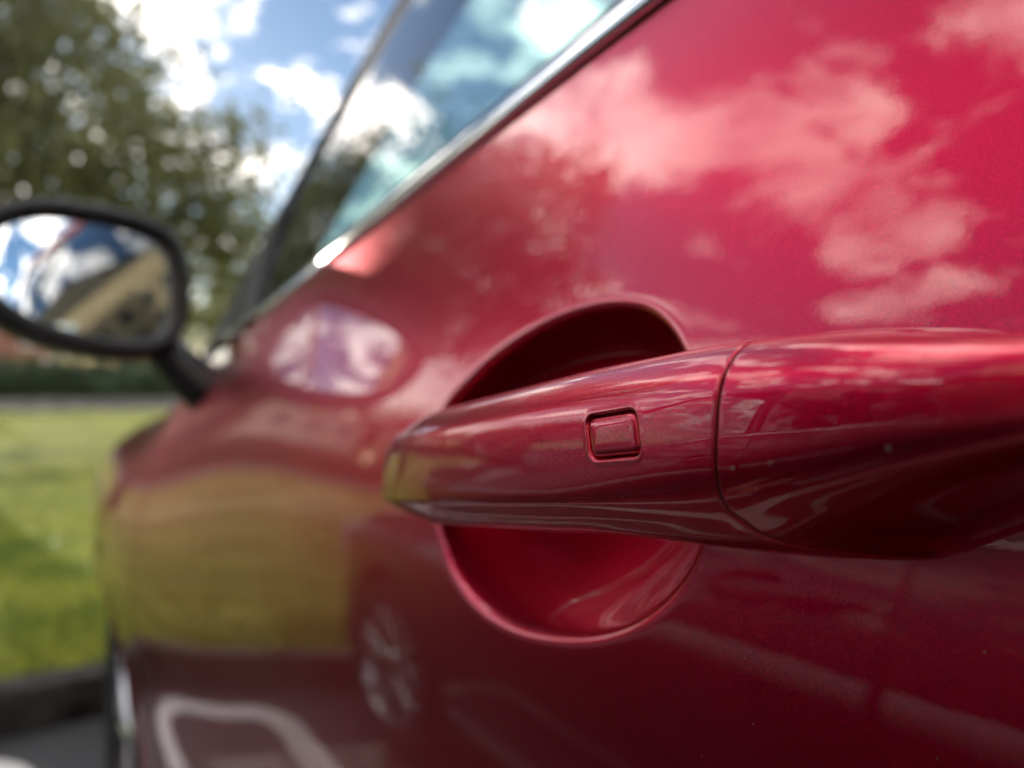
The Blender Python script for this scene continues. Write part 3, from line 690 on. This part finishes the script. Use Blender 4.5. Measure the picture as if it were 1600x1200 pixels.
# -- wheels
def wheel_at(wy):
    Wh = bpy.data.objects.new('wheel', None); link(Wh, CAR)
    xo = -0.004; ang = np.linspace(0, 2 * np.pi, 64, endpoint=False)
    ty = [(0.215, 0.012), (0.225, 0.004), (0.25, -0.002), (0.285, -0.001), (0.308, 0.010), (0.322, 0.030), (0.326, 0.07), (0.326, 0.16), (0.318, 0.20), (0.28, 0.215), (0.22, 0.21)]
    surf('tyre', np.array([[(xo + d, wy + r_ * math.cos(q), AXLE_Z - 0.008 + r_ * math.sin(q)) for r_, d in ty] for q in ang]), 'rubber', Wh, cu=True, flip=True)
    rm = [(0.222, 0.004), (0.224, 0.010), (0.214, 0.020), (0.205, 0.05), (0.203, 0.14), (0.20, 0.20), (0.10, 0.18), (0.0, 0.18)]
    surf('rim', np.array([[(xo + d, wy + r_ * math.cos(q), AXLE_Z - 0.008 + r_ * math.sin(q)) for r_, d in rm] for q in ang]), 'alloy', Wh, cu=True, flip=True)
    for k in range(5):
        for s in (-1, 1):
            q = 2 * np.pi * k / 5 + 0.2; t = np.linspace(0, 1, 10); r_ = 0.045 + 0.170 * t; aw = s * (0.10 + 0.17 * t) ; wdt = 0.016 - 0.003 * t
            Pk = []
            for ri, ai, wi, ti in zip(r_, aw, wdt, t):
                row = []
                for du, dd in ((-1, 0.034), (-1, 0.012), (-0.5, 0.004), (0.5, 0.004), (1, 0.012), (1, 0.034)):
                    al = q + ai + du * wi / ri * 0.62; row.append((xo + 0.016 + dd - 0.006 * math.sin(ti * 3.1), wy + ri * math.cos(al), AXLE_Z - 0.008 + ri * math.sin(al)))
                Pk.append(row)
            surf('spoke', np.array(Pk), 'alloy', Wh)
    hub = [(0.062, 0.05), (0.060, 0.022), (0.05, 0.014), (0.03, 0.012), (0.0, 0.011)]
    surf('hub_cap', np.array([[(xo + d, wy + r_ * math.cos(q), AXLE_Z - 0.008 + r_ * math.sin(q)) for r_, d in hub] for q in ang[::2]]), 'alloy', Wh, cu=True, flip=True)
    return Wh
for wy in WHEELS_Y: NEAR.append(wheel_at(wy))

# -- interior: seats, dashboard, wheel
def seat(xc, yc):
    S = bpy.data.objects.new('seat', None); link(S, CAR)
    def pad(name, c, s, rx_, bv):
        bm = bmesh.new(); bxm(bm, c, s, Matrix.Rotation(rx_, 3, 'X')); return bm_obj(name, bm, 'seat_fabric', S, bevel=bv, seg=4)
    pad('cushion', (xc, yc, 0.68), (0.50, 0.52, 0.16), R(6), 0.05); pad('backrest', (xc, yc - 0.33, 0.99), (0.48, 0.13, 0.62), R(-16), 0.05)
    pad('headrest', (xc, yc - 0.45, 1.36), (0.27, 0.09, 0.18), R(-12), 0.035)
seat(0.52, 0.14); seat(1.28, 0.14)
bm = bmesh.new(); bxm(bm, (0.9, -0.86, 0.70), (1.30, 0.50, 0.18)); bm_obj('rear_bench', bm, 'seat_fabric', CAR, bevel=0.05, seg=4)
bm = bmesh.new(); bxm(bm, (0.9, -1.16, 0.99), (1.30, 0.13, 0.56), Matrix.Rotation(R(-18), 3, 'X')); bm_obj('rear_backrest', bm, 'seat_fabric', CAR, bevel=0.05, seg=4)
dash = [(0.70, 0.72), (0.68, 0.88), (0.72, 0.965), (0.80, 0.985), (0.95, 0.975), (1.06, 0.97)]
surf('dashboard', np.array([[(xv, yv - 0.04 * math.cos((xv - 0.9) * 2), zv) for yv, zv in dash] for xv in np.linspace(0.13, 1.67, 24)]), 'black_plastic', CAR, flip=True)
q = np.linspace(0, 2 * np.pi, 40); tube('steering_wheel', np.stack([1.28 + 0.18 * np.cos(q), 0.56 + 0.06 * np.sin(q), 0.96 + 0.17 * np.sin(q)], 1), 0.016, 'black_plastic', CAR)
ydc = np.linspace(0.0, 0.93, 20); dc = [(0.11, -0.45), (0.085, -0.20), (0.10, -0.03), (0.075, -0.005), (0.03, 0.0)]
NEAR.append(surf('door_card', np.array([[(float(flank(y, beltf(y))) + a_, y, 1 + b + (float(beltf(y)) if b > -0.1 else 0)) for a_, b in dc] for y in ydc]), 'black_plastic', CAR, flip=True))

# -- mirrored copies make the far side
def mirror_copy(o):
    c = o.copy(); COL.objects.link(c); c.parent = CAR
    # x -> W - x : child sits at -offset in the car's frame
    c.scale.x = -1; c.location = (W - CAR.location.x - (o.location.x + CAR.location.x), o.location.y, o.location.z)
    for ch in o.children:
        d = ch.copy(); COL.objects.link(d); d.parent = c
for o in list(NEAR): mirror_copy(o)

# ================================================================== the car in the next bay
NBR = copy_tree(CAR, None, (0.9 - 2.58, 0.2 + 0.55, 0.0), {'red_paint': M['grey_paint']}); NBR.scale = (0.98, 0.97, 0.91)
NBR['label'] = 'dark grey car in the next bay, its alloy wheel mirrored in the red door'

for y0, y1 in ((-0.78, -0.045), (-0.02, 0.96)):               # pale strips painting the sky highlight along its door crease
    yv = np.linspace(y0, y1, 24); pr = [(0.006, -0.032), (-0.004, -0.027), (-0.008, -0.006), (-0.004, 0.022), (0.006, 0.030)]
    Pm = np.array([[(W - float(flank(y, np.array(-0.16 + 0.03 * (0.3 - y)))) - a_, y, 0.84 + 0.03 * (0.3 - y) + b_) for a_, b_ in pr] for y in yv])
    st = surf('crease_highlight', Pm, 'highlight_tone', None); st.parent = NBR; st.location = (-0.9, -0.2, 0.0)

# ================================================================== plants
def leaf_cloud(name, centers, spread, per, size, mat, parent, keep=None, squash=0.8):
    n = len(centers) * per
    c = np.repeat(centers, per, 0) + rng.normal(0, 1, (n, 3)) * spread * np.repeat(rng.uniform(0.55, 1.4, len(centers)), per)[:, None] * np.array([1, 1, squash])
    a = rng.normal(0, 1, (n, 3)); a /= np.linalg.norm(a, axis=1)[:, None]
    b = np.cross(a, rng.normal(0, 1, (n, 3))); b /= np.linalg.norm(b, axis=1)[:, None]
    s = size * rng.uniform(0.6, 1.25, (n, 1)); cc = np.cross(a, b)
    V = np.stack([c - a * s, c + b * s * 0.55 + cc * s * 0.12, c + a * s, c - b * s * 0.55 + cc * s * 0.12], 1)
    if keep is not None:
        S9 = np.concatenate([V, c[:, None], (V + c[:, None]) / 2], 1); V = V[(line_dist(S9) > 0.026).all(1)]; n = len(V)
    return mesh_np(name, V.reshape(-1, 3), np.arange(n * 4).reshape(n, 4), mat, parent, True)
def blob_centers(lobes, n, shell=0.55):
    out = []
    vol = np.array([l[3] * l[4] * l[5] for l in lobes]) ** 0.75; cnt = np.maximum((n * vol / vol.sum()).astype(int), 1)
    for l, k in zip(lobes, cnt):
        d = rng.normal(0, 1, (k, 3)); d /= np.linalg.norm(d, axis=1)[:, None]
        r = (shell ** 3 + (1 - shell ** 3) * rng.random((k, 1))) ** (1 / 3)
        out.append(np.array(l[:3]) + d * r * np.array(l[3:6]))
    return np.concatenate(out)
def tree(name, label, base, lobes, ncl, per, spread, size, mat, trunk_r, group=None, keep=None, cat='tree', sun_block=None):
    T = thing(name, label, cat, base, group); base = np.array(base, float)
    top = np.mean([l[:3] for l in lobes], 0)
    k = np.linspace(0, 1, 12)[:, None]; fork = base + (np.array([top[0], top[1], base[2]]) - base) * 0.35; fork[2] = base[2] + (top[2] - base[2]) * 0.45
    path = base + (fork - base) * k + np.stack([0.08 * np.sin(k[:, 0] * 3), 0.06 * np.sin(k[:, 0] * 4 + 1), 0 * k[:, 0]], 1)
    VV, FF, n0 = [], [], 0
    def add(P):
        nonlocal n0
        f = gridF(P.shape[0], P.shape[1], cv=True) + n0; VV.append(P.reshape(-1, 3)); FF.append(f); n0 += P.shape[0] * P.shape[1]
    rad = trunk_r * (1.0 - 0.45 * k[:, 0]) + trunk_r * 0.5 * np.exp(-k[:, 0] * 9)
    add(tubeVF(path, rad, 12))
    for l in lobes:
        tgt = np.array(l[:3]); t = np.linspace(0, 1, 9)[:, None]
        mid = (fork + tgt) / 2 + rng.normal(0, 0.3, 3)
        p = (1 - t) ** 2 * fork + 2 * t * (1 - t) * mid + t ** 2 * tgt
        if keep is not None and not keep(np.repeat(p, 6, 0) + rng.normal(0, 0.07, (54, 3))).all(): continue
        add(tubeVF(p, trunk_r * 0.5 * (1 - 0.75 * t[:, 0]), 7))
        for _ in range(5):
            d = rng.normal(0, 1, 3); d[2] = abs(d[2]) * 0.6; d /= np.linalg.norm(d)
            s0 = p[rng.integers(3, 8)]; e = np.array(l[:3]) + d * np.array(l[3:6]) * 0.85; t2 = np.linspace(0, 1, 6)[:, None]
            q_ = s0 + (e - s0) * t2 + np.sin(t2 * 3.1) * rng.normal(0, 0.15, 3)
            if keep is not None and not keep(s0 + (e - s0) * np.linspace(0, 1, 60)[:, None]).all(): continue
            add(tubeVF(q_, trunk_r * 0.16 * (1 - 0.8 * t2[:, 0]), 5))
    mesh_np('trunk', np.concatenate(VV), np.concatenate(FF), 'bark', T)
    cs_ = blob_centers(lobes, ncl)
    if sun_block is not None: cs_ = np.concatenate([cs_, sun_block])
    leaf_cloud('crown', cs_, spread, per, size, mat, T, keep)
    return T
# the big tree at the head of the bays; one gap in it lets the low sun through to the window trim
GLINT = np.array([0.0310, 0.5450, 1.0845 + 0.022]); SD = np.array(SUN_DIR)
def line_dist(c):
    w = c - GLINT; t = w @ SD; return np.linalg.norm(w - t[..., None] * SD, axis=-1)
def sun_gap(c): return line_dist(c) > 0.12
lobes = [(-2.4, 10.6, 4.7, 2.6, 2.4, 2.1), (0.6, 10.2, 3.9, 1.9, 1.9, 1.6), (1.35, 10.8, 3.1, 1.25, 1.4, 1.3), (-0.9, 10.0, 5.9, 1.8, 1.7, 1.3), (-3.5, 9.8, 6.2, 1.5, 1.6, 1.4),
         (-4.7, 10.4, 5.4, 1.15, 1.2, 1.0), (-5.6, 10.2, 4.9, 0.6, 0.7, 0.4), (-4.2, 9.8, 4.4, 0.9, 1.0, 0.7), (-0.6, 9.5, 3.0, 1.6, 1.4, 1.0), (-1.9, 9.3, 3.7, 1.0, 0.9, 0.9), (-2.1, 10.4, 3.9, 1.1, 0.9, 1.0), (-2.0, 9.8, 3.6, 0.8, 0.8, 0.8), (-1.9, 9.6, 3.0, 0.9, 0.8, 0.8), (-2.6, 11.4, 7.2, 1.8, 1.7, 1.3), (0.3, 11.6, 4.9, 1.5, 1.5, 1.2), (2.0, 10.6, 3.3, 0.8, 0.9, 0.8), (1.7, 10.9, 2.3, 0.8, 0.9, 0.6)]
tree('broadleaf_tree', 'large broadleaf tree with dark backlit crown on the lawn ahead of the car', (-1.5, 10.7, 0.1), lobes, 700, 42, 0.26, 0.085, 'leaf', 0.30, 'trees on and beyond the lawn', sun_gap, sun_block=rng.uniform((-2.7, 8.9, 2.4), (-1.5, 10.4, 4.6), (170, 3)))  # leaf clusters along the sun's path added to keep direct sun off the door
# trees and shrubs further off
tree('pale_tree', 'smaller pale green tree beside the far right edge of the big crown', (9.6, 33.0, 0.1), [(9.6, 33, 4.8, 2.4, 2.2, 2.3), (8.2, 33, 3.6, 1.7, 1.7, 1.5), (11, 33.3, 3.8, 1.8, 1.7, 1.6)], 150, 44, 0.4, 0.14, 'leaf2', 0.2, 'trees on and beyond the lawn')
# a belt of trees closes the view beyond the houses
FT = 'far green tree in the belt closing the view beyond the lawn and houses'
far = tree('far_tree', FT, (-24.0, 62.0, 0.1), [(-24, 62, 6.0, 3.6, 3.0, 3.2), (-26.4, 62, 4.4, 2.4, 2.4, 2.4), (-21.6, 62.4, 4.6, 2.4, 2.4, 2.6), (-24, 61.5, 8.4, 2.2, 2.2, 2.0)], 150, 40, 0.5, 0.20, 'leaf', 0.32, 'far belt of trees')
for k, x in enumerate((-44, -37.5, -31, -17.6, -11.6, -5.2, 1.4, 7.6, 14.0, 20.5, 27)):
    c = copy_tree(far, None, (x + random.uniform(-1, 1), 62 + random.uniform(-2, 5), 0.1)); sc_ = random.uniform(0.82, 1.18); c.scale = (sc_ * random.uniform(0.95, 1.1), sc_, sc_ * random.uniform(0.92, 1.1)); c.rotation_euler.z = random.uniform(0, 6.28)
def bush(name, label, x, y, r, h, mat, n=70, per=40, size=0.07, group=None):
    T = thing(name, label, 'shrub', (x, y, 0.1), group)
    VV = []; FF = []; n0 = 0
    for k in range(6):
        d = rng.normal(0, 1, 2); d /= np.linalg.norm(d); t = np.linspace(0, 1, 5)[:, None]
        P = tubeVF(np.array([x, y, 0.05]) + t * np.array([d[0] * r * 0.6, d[1] * r * 0.6, h * 0.75]), 0.03 * (1 - 0.7 * t[:, 0]), 5)
        VV.append(P.reshape(-1, 3)); FF.append(gridF(5, 5, cv=True) + n0); n0 += 25
    mesh_np('stem', np.concatenate(VV), np.concatenate(FF), 'bark', T)
    leaf_cloud('foliage', blob_centers([(x, y, h * 0.5, r, r, h * 0.5), (x + r * 0.3, y, h * 0.68, r * 0.6, r * 0.6, h * 0.36)], n, 0.4), r * 0.16, per, size, mat, T)
    return T
SH = 'shrubs beyond the footpath'
bush('golden_shrub', 'golden yellow shrub behind the hedge, just under the door mirror', 1.3, 34.5, 1.5, 2.7, 'leaf_yellow', group=SH)
bush('golden_shrub', 'tall golden shrub in the sun between the mirror and the windscreen pillar', 7.2, 30.6, 1.3, 5.6, 'leaf_yellow', n=110, group=SH)
bush('green_shrub', 'mid green shrub behind the hedge beside the mirror arm', 4.4, 34.0, 1.6, 2.6, 'leaf2', group=SH)
bush('green_shrub', 'mid green shrub at the left end of the hedge', -4.6, 34.0, 1.6, 2.4, 'leaf2', group=SH)
# clipped hedge and a low wall along the path
HG = thing('clipped_hedge', 'long dark clipped hedge behind the low grey wall', 'hedge', (1, 31.3, 0.1))
nc = 900; cx = rng.uniform(-14, 18, nc); side = rng.random(nc)
cy = np.where(side < 0.5, 30.75, rng.uniform(30.8, 32.0, nc)); cz = np.where(side < 0.5, rng.uniform(0.25, 1.7, nc), 1.72 + rng.normal(0, 0.05, nc))
leaf_cloud('foliage', np.stack([cx, cy, cz], 1), 0.14, 22, 0.07, 'leaf_dark', HG)
box('twig_core', (-14.2, 30.85, 0.1), (18.2, 31.9, 1.58), 'leaf_dark', HG, bevel=0.15)
WL = thing('low_wall', 'low grey stone wall along the far side of the footpath', 'wall', (1, 29.6, 0.1))
box('masonry', (-40, 29.45, 0.09), (44, 29.75, 0.50), 'wall_grey', WL, bevel=0.01)
bm = bmesh.new(); bxm(bm, (0, 29.6, 0.535), (1.18, 0.38, 0.06)); cs = bm_obj('coping_stone', bm, 'kerb', WL, bevel=0.01)
x0_ = cs.location.x
for k in range(26):
    c = cs if k == 0 else cs.copy()
    if k: COL.objects.link(c)
    c.location.x = x0_ - 12.0 + k * 1.2
# grass blades on the near lawn, thinning out with distance
nb = 42000
by = 2.72 + 6.5 * rng.random(nb) ** 1.8; bx_ = rng.uniform(-3.2, 2.6, nb)
bz = 0.105 + 0.03 * np.sin(bx_ * 0.9 + 1) * np.sin(by * 0.7) + 0.015 * np.sin(bx_ * 3.1 + by * 2.2) + 0.02 * smooth01(4, 25, by) - 0.045 * smooth01(3.5, 2.7, by) - 0.004
th = rng.uniform(0, 2 * np.pi, nb); hgt = rng.uniform(0.025, 0.06, nb); ln = rng.normal(0, 0.018, (nb, 2)); wd = 0.0035
b0 = np.stack([bx_ - wd * np.cos(th), by - wd * np.sin(th), bz], 1); b1 = np.stack([bx_ + wd * np.cos(th), by + wd * np.sin(th), bz], 1); b2 = np.stack([bx_ + ln[:, 0], by + ln[:, 1], bz + hgt], 1)
o = mesh_np('grass', np.stack([b0, b1, b2], 1).reshape(-1, 3), np.arange(nb * 3).reshape(nb, 3), 'grass', None, False); o['kind'] = 'stuff'; o['label'] = 'short green grass growing on the near lawn'; o['category'] = 'grass'

# ================================================================== buildings
def building(name, label, c, ang, wid, dep, hgt, mat, cols, storeys, win=(1.2, 1.5), sill0=1.0, trim='white_trim', margin=0.0, side_cols=0):
    B = thing(name, label, 'building', (c[0], c[1], 0.0)); B.rotation_euler.z = ang
    def add(nm, bm, m, par=B, bev=0.0):
        if bev: bmesh.ops.bevel(bm, geom=list(bm.edges), offset=bev, segments=1, affect='EDGES')
        me = bpy.data.meshes.new(nm); bm.to_mesh(me); bm.free(); me.materials.append(M[m]); o = bpy.data.objects.new(nm, me); COL.objects.link(o); o.parent = par; return o
    # front faces local -y; window openings are real reveals between piers and bands
    sh = hgt / storeys; wi = wid - 2 * margin; cw = wi / cols; bm = bmesh.new()
    bxm(bm, (0, dep / 2 + 0.15, hgt / 2), (wid, dep - 0.3, hgt))
    for k in range(cols + 1):
        x = -wi / 2 + k * cw; w_ = cw - win[0]
        x0, x1 = (x - w_ / 2 if k else -wid / 2), (x + w_ / 2 if k < cols else wid / 2); bxm(bm, ((x0 + x1) / 2, 0.0, hgt / 2), (x1 - x0, 0.3, hgt))
    for s in range(storeys + 1):
        z0 = (s - 1) * sh + sill0 + win[1] if s else 0.0; z1 = s * sh + sill0 if s < storeys else hgt
        for k in range(cols):
            xm = -wi / 2 + (k + 0.5) * cw; bxm(bm, (xm, 0.001, (z0 + z1) / 2), (win[0] - 0.002, 0.298, z1 - z0))
    add('wall', bm, mat)
    bm = bmesh.new(); bxm(bm, (0, dep / 2, hgt + 0.12), (wid + 0.3, dep + 0.3, 0.24)); add('roof', bm, 'grey_trim')
    proto = None
    for s in range(storeys):
        for k in range(cols):
            loc = (-wi / 2 + (k + 0.5) * cw, 0.06, s * sh + sill0 + win[1] / 2)
            if proto is None:
                bm = bmesh.new(); w_, h_ = win
                for cx_, sx in ((-w_ / 2 + 0.04, 0.08), (w_ / 2 - 0.04, 0.08), (0, 0.06)): bxm(bm, (cx_, 0, 0), (sx, 0.08, h_))
                for cz_ in (-h_ / 2 + 0.04, h_ / 2 - 0.04, h_ * 0.18): bxm(bm, (0, 0.002, cz_), (w_ - 0.162, 0.078, 0.08))
                bxm(bm, (0, -0.10, -h_ / 2 - 0.03), (w_ + 0.16, 0.24, 0.07))
                f = add('window', bm, trim); bm = bmesh.new(); bxm(bm, (0, 0.03, 0), (w_ - 0.1, 0.02, h_ - 0.1)); p = add('pane', bm, 'pane', f); proto = f
            else:
                f = proto.copy(); COL.objects.link(f); p = proto.children[0].copy(); COL.objects.link(p); p.parent = f
            f.location = loc
    for s in range(storeys):
        for k in range(side_cols):
            f = proto.copy(); COL.objects.link(f); p = proto.children[0].copy(); COL.objects.link(p); p.parent = f
            f.rotation_euler.z = R(-90); f.location = (-wid / 2 - 0.005, dep * (k + 0.5) / side_cols, s * sh + sill0 + win[1] / 2)
    return B
building('office_block', 'tall cream rendered office block with rows of windows, mirrored in the door mirror', (-15.0, -20.0), R(180), 22.0, 14.0, 19.6, 'cream', 10, 8, win=(1.1, 1.2), sill0=0.9, trim='grey_trim', margin=1.7, side_cols=5)
building('long_block', 'pale low block beyond the car park, behind the red car', (6.5, -44.0), R(180), 15.0, 10.0, 11.5, 'peach', 6, 4)
building('pale_block', 'pale rendered block standing to the left behind the cars', (-11.5, -7.5), R(135), 12.0, 9.0, 17.5, 'peach', 6, 6, win=(1.0, 1.2))
building('brick_house', 'red brick house far across the lawn, below the door mirror', (-3.4, 52.0), 0.0, 9.0, 8.0, 4.8, 'brick', 4, 2, win=(1.0, 1.2), sill0=0.8)
building('rendered_house', 'white rendered house far across the lawn at the left edge', (-12.6, 50.0), 0.0, 7.5, 8.0, 5.4, 'peach', 3, 2, win=(1.0, 1.2), sill0=0.9)

# ================================================================== the photographer, kneeling between the two cars
def person():
    Pn = thing('person', 'person in a dark jacket kneeling between the two cars beside the door handle', 'person', (-0.50, -0.12, 0.0))
    J = {  # joint: position, radius
        'pelvis': ((-0.46, -0.46, 0.50), 0.135), 'waist': ((-0.46, -0.45, 0.63), 0.125), 'chest': ((-0.455, -0.43, 0.80), 0.145), 'upper': ((-0.455, -0.42, 0.93), 0.12),
        'neck': ((-0.455, -0.41, 1.025), 0.056), 'jaw': ((-0.452, -0.385, 1.09), 0.064), 'head': ((-0.452, -0.390, 1.150), 0.083), 'crown': ((-0.455, -0.395, 1.205), 0.072), 'nose': ((-0.445, -0.285, 1.135), 0.014),
        'sh_r': ((-0.30, -0.42, 0.965), 0.062), 'el_r': ((-0.27, -0.28, 0.74), 0.044), 'wr_r': ((-0.46, -0.085, 0.635), 0.028), 'pa_r': ((-0.500, -0.050, 0.610), 0.027),
        'sh_l': ((-0.61, -0.42, 0.965), 0.062), 'el_l': ((-0.69, -0.30, 0.72), 0.044), 'wr_l': ((-0.625, -0.075, 0.640), 0.028), 'pa_l': ((-0.600, -0.035, 0.610), 0.027),
        'hip_r': ((-0.36, -0.45, 0.47), 0.095), 'kn_r': ((-0.33, -0.10, 0.075), 0.066), 'an_r': ((-0.34, -0.50, 0.075), 0.045), 'to_r': ((-0.34, -0.60, 0.04), 0.036),
        'hip_l': ((-0.56, -0.45, 0.47), 0.095), 'kn_l': ((-0.56, -0.02, 0.50), 0.066), 'an_l': ((-0.56, -0.07, 0.09), 0.046), 'to_l': ((-0.55, 0.10, 0.035), 0.036)}
    ca, sa = math.cos(R(-33)), math.sin(R(-33))
    def turn(p):                                             # the figure faces the way the phone points
        x_, y_ = p[0] + 0.452, p[1] + 0.390
        return (-0.485 + ca * x_ - sa * y_, -0.075 + sa * x_ + ca * y_, p[2] - 0.01)
    J = {n_: (turn(p_), r_) for n_, (p_, r_) in J.items()}
    E_ = [('pelvis', 'waist'), ('waist', 'chest'), ('chest', 'upper'), ('upper', 'neck'), ('neck', 'jaw'), ('jaw', 'head'), ('head', 'crown'), ('head', 'nose')]
    for s_ in 'rl': E_ += [('upper', 'sh_' + s_), ('sh_' + s_, 'el_' + s_), ('el_' + s_, 'wr_' + s_), ('wr_' + s_, 'pa_' + s_), ('pelvis', 'hip_' + s_), ('hip_' + s_, 'kn_' + s_), ('kn_' + s_, 'an_' + s_), ('an_' + s_, 'to_' + s_)]
    # fingers: four curled down over the knee, a thumb along its side
    fw = np.array([math.sin(R(33)), math.cos(R(33)), 0]); rt = np.array([math.cos(R(33)), -math.sin(R(33)), 0]); up = np.array([0, 0, 1.0])
    for s_, sg in (('r', 1), ('l', -1)):
        pa = np.array(J['pa_' + s_][0])
        for k in range(4):
            ln_ = (0.034, 0.039, 0.037, 0.030)[k]; root = pa + rt * (0.027 - 0.018 * k) * sg + fw * 0.022 - up * 0.006
            a_ = root + (fw * 0.9 - up * 0.35) * ln_; b_ = a_ + (fw * 0.45 - up * 0.85) * ln_ * 0.8; c_ = b_ + (-up * 0.95) * ln_ * 0.55
            for nm, p_, r_ in (('f%da' % k, root, 0.0095), ('f%db' % k, a_, 0.0085), ('f%dc' % k, b_, 0.0078), ('f%dd' % k, c_, 0.0070)): J[nm + s_] = (tuple(p_), r_)
            E_ += [('pa_' + s_, 'f%da' % k + s_), ('f%da' % k + s_, 'f%db' % k + s_), ('f%db' % k + s_, 'f%dc' % k + s_), ('f%dc' % k + s_, 'f%dd' % k + s_)]
        t0 = pa - sg * rt * 0.028 - up * 0.004; t1 = t0 + (-sg * rt * 0.5 + fw * 0.6 - up * 0.3) * 0.035; t2 = t1 + (fw * 0.7 - up * 0.5) * 0.028
        for nm, p_, r_ in (('ta', t0, 0.011), ('tb', t1, 0.010), ('tc', t2, 0.0085)): J[nm + s_] = (tuple(p_), r_)
        E_ += [('pa_' + s_, 'ta' + s_), ('ta' + s_, 'tb' + s_), ('tb' + s_, 'tc' + s_)]
    names = list(J); idx = {n: i for i, n in enumerate(names)}
    me = bpy.data.meshes.new('body'); me.from_pydata([J[n][0] for n in names], [(idx[a], idx[b]) for a, b in E_], [])
    o = bpy.data.objects.new('body', me); COL.objects.link(o)
    o.modifiers.new('skin', 'SKIN'); sb = o.modifiers.new('smooth', 'SUBSURF'); sb.levels = 2; sb.render_levels = 2
    for n in names:
        sv = me.skin_vertices[0].data[idx[n]]; r_ = J[n][1]; sv.radius = (r_, r_); sv.use_root = (n == 'pelvis')
    bpy.context.view_layer.update()
    ev = o.evaluated_get(bpy.context.evaluated_depsgraph_get()); nm = bpy.data.meshes.new_from_object(ev)
    bpy.data.objects.remove(o)
    for m_ in ('skin', 'jacket', 'trousers', 'shoe'): nm.materials.append(M[m_])
    JP = np.array([J[n][0] for n in names])
    def cls(n):
        b_ = n.split('_')[0]
        if n[0] in 'ft' and n[-1] in 'rl' and '_' not in n or b_ in ('wr', 'pa', 'neck', 'jaw', 'head', 'crown', 'nose'): return 0
        if b_ in ('waist', 'chest', 'upper', 'sh', 'el'): return 1
        if b_ in ('an', 'to'): return 3
        return 2
    CL = np.array([cls(n) for n in names])
    A = np.array([J[a][0] for a, b in E_]); Bv = np.array([J[b][0] for a, b in E_]); ec = [(CL[idx[a]], CL[idx[b]]) for a, b in E_]
    for p in nm.polygons:
        c_ = np.array(p.center); e_ = Bv - A; t_ = np.clip(((c_ - A) * e_).sum(1) / ((e_ ** 2).sum(1) + 1e-9), 0, 1)
        k = int(np.argmin(np.linalg.norm(A + e_ * t_[:, None] - c_, axis=1))); lim = 0.5 if ec[k][0] != 1 or ec[k][1] != 0 else 0.88
        if ec[k] == (2, 3): lim = 0.85
        p.material_index = int(ec[k][0] if t_[k] < lim else ec[k][1]); p.use_smooth = True
    body_ = link(bpy.data.objects.new('body', nm), Pn)
    # hair, ears, eyes
    hd = np.array((-0.452, -0.390, 1.150))                   # modelled facing +y, then turned with the body
    def T3(a_): return np.array([turn(tuple(q_)) for q_ in np.asarray(a_).reshape(-1, 3)]).reshape(np.asarray(a_).shape)
    MT = Matrix.Translation((-0.485, -0.075, -0.01)) @ Matrix.Rotation(R(-33), 4, 'Z') @ Matrix.Translation((0.452, 0.390, 0))
    th_ = np.linspace(0, 2 * np.pi, 40, endpoint=False); ph_ = np.linspace(0, 1, 18); rows_ = []
    for f_ in ph_:
        row = []
        for q in th_:
            front = 0.5 + 0.5 * math.cos(q); lim = R(112 - 62 * front ** 1.5); a_ = lim * f_
            d = np.array([math.sin(a_) * math.sin(q), math.sin(a_) * math.cos(q), math.cos(a_)]); rr = 0.094 + 0.006 * math.sin(9 * q + 5 * f_) * f_ + 0.004 * math.sin(23 * q)
            row.append(hd + np.array([0, -0.008, 0.026]) + d * np.array([0.88, 1.02, 1.0]) * rr)
        rows_.append(row)
    surf('hair', T3(np.array(rows_)), 'hair', Pn, cv=True, thick=0.006)
    for sx in (-1, 1):
        bm = bmesh.new(); bmesh.ops.create_uvsphere(bm, u_segments=14, v_segments=8, radius=1, matrix=MT @ Matrix.Translation((hd[0] + sx * 0.082, hd[1] - 0.008, hd[2] - 0.012)) @ Matrix.Diagonal((0.010, 0.020, 0.032, 1)))
        bm_obj('ear', bm, 'skin', Pn, smooth=True)
        bm = bmesh.new(); bmesh.ops.create_uvsphere(bm, u_segments=12, v_segments=8, radius=0.011, matrix=MT @ Matrix.Translation((hd[0] + sx * 0.031 + 0.004, hd[1] + 0.076, hd[2] + 0.006)))
        bm_obj('eye', bm, 'eye', Pn, smooth=True)
    bm = bmesh.new(); bmesh.ops.create_uvsphere(bm, u_segments=14, v_segments=6, radius=1, matrix=MT @ Matrix.Translation((hd[0] + 0.003, hd[1] + 0.070, hd[2] - 0.060)) @ Matrix.Diagonal((0.024, 0.012, 0.007, 1)))
    bm_obj('mouth', bm, 'lips', Pn, smooth=True)
M['skin'] = noisy('skin', (0.48, 0.29, 0.21), (0.56, 0.35, 0.26), scale=30, rough=0.5)
M['jacket'] = noisy('jacket', (0.02, 0.023, 0.032), (0.045, 0.05, 0.065), scale=40, rough=0.8, bump=0.004, bscale=14)
M['trousers'] = noisy('trousers', (0.03, 0.04, 0.065), (0.055, 0.07, 0.11), scale=60, rough=0.85, bump=0.004, bscale=16)
M['shoe'] = noisy('shoe', (0.03, 0.028, 0.026), (0.06, 0.055, 0.05), scale=20, rough=0.6)
M['hair'] = noisy('hair', (0.02, 0.013, 0.009), (0.06, 0.04, 0.026), scale=120, rough=0.45, bump=0.002, bscale=260)
M['eye'] = simple('eye', (0.30, 0.28, 0.26), rough=0.1); M['lips'] = noisy('lips', (0.38, 0.16, 0.13), (0.44, 0.20, 0.16), scale=60, rough=0.45)
person()
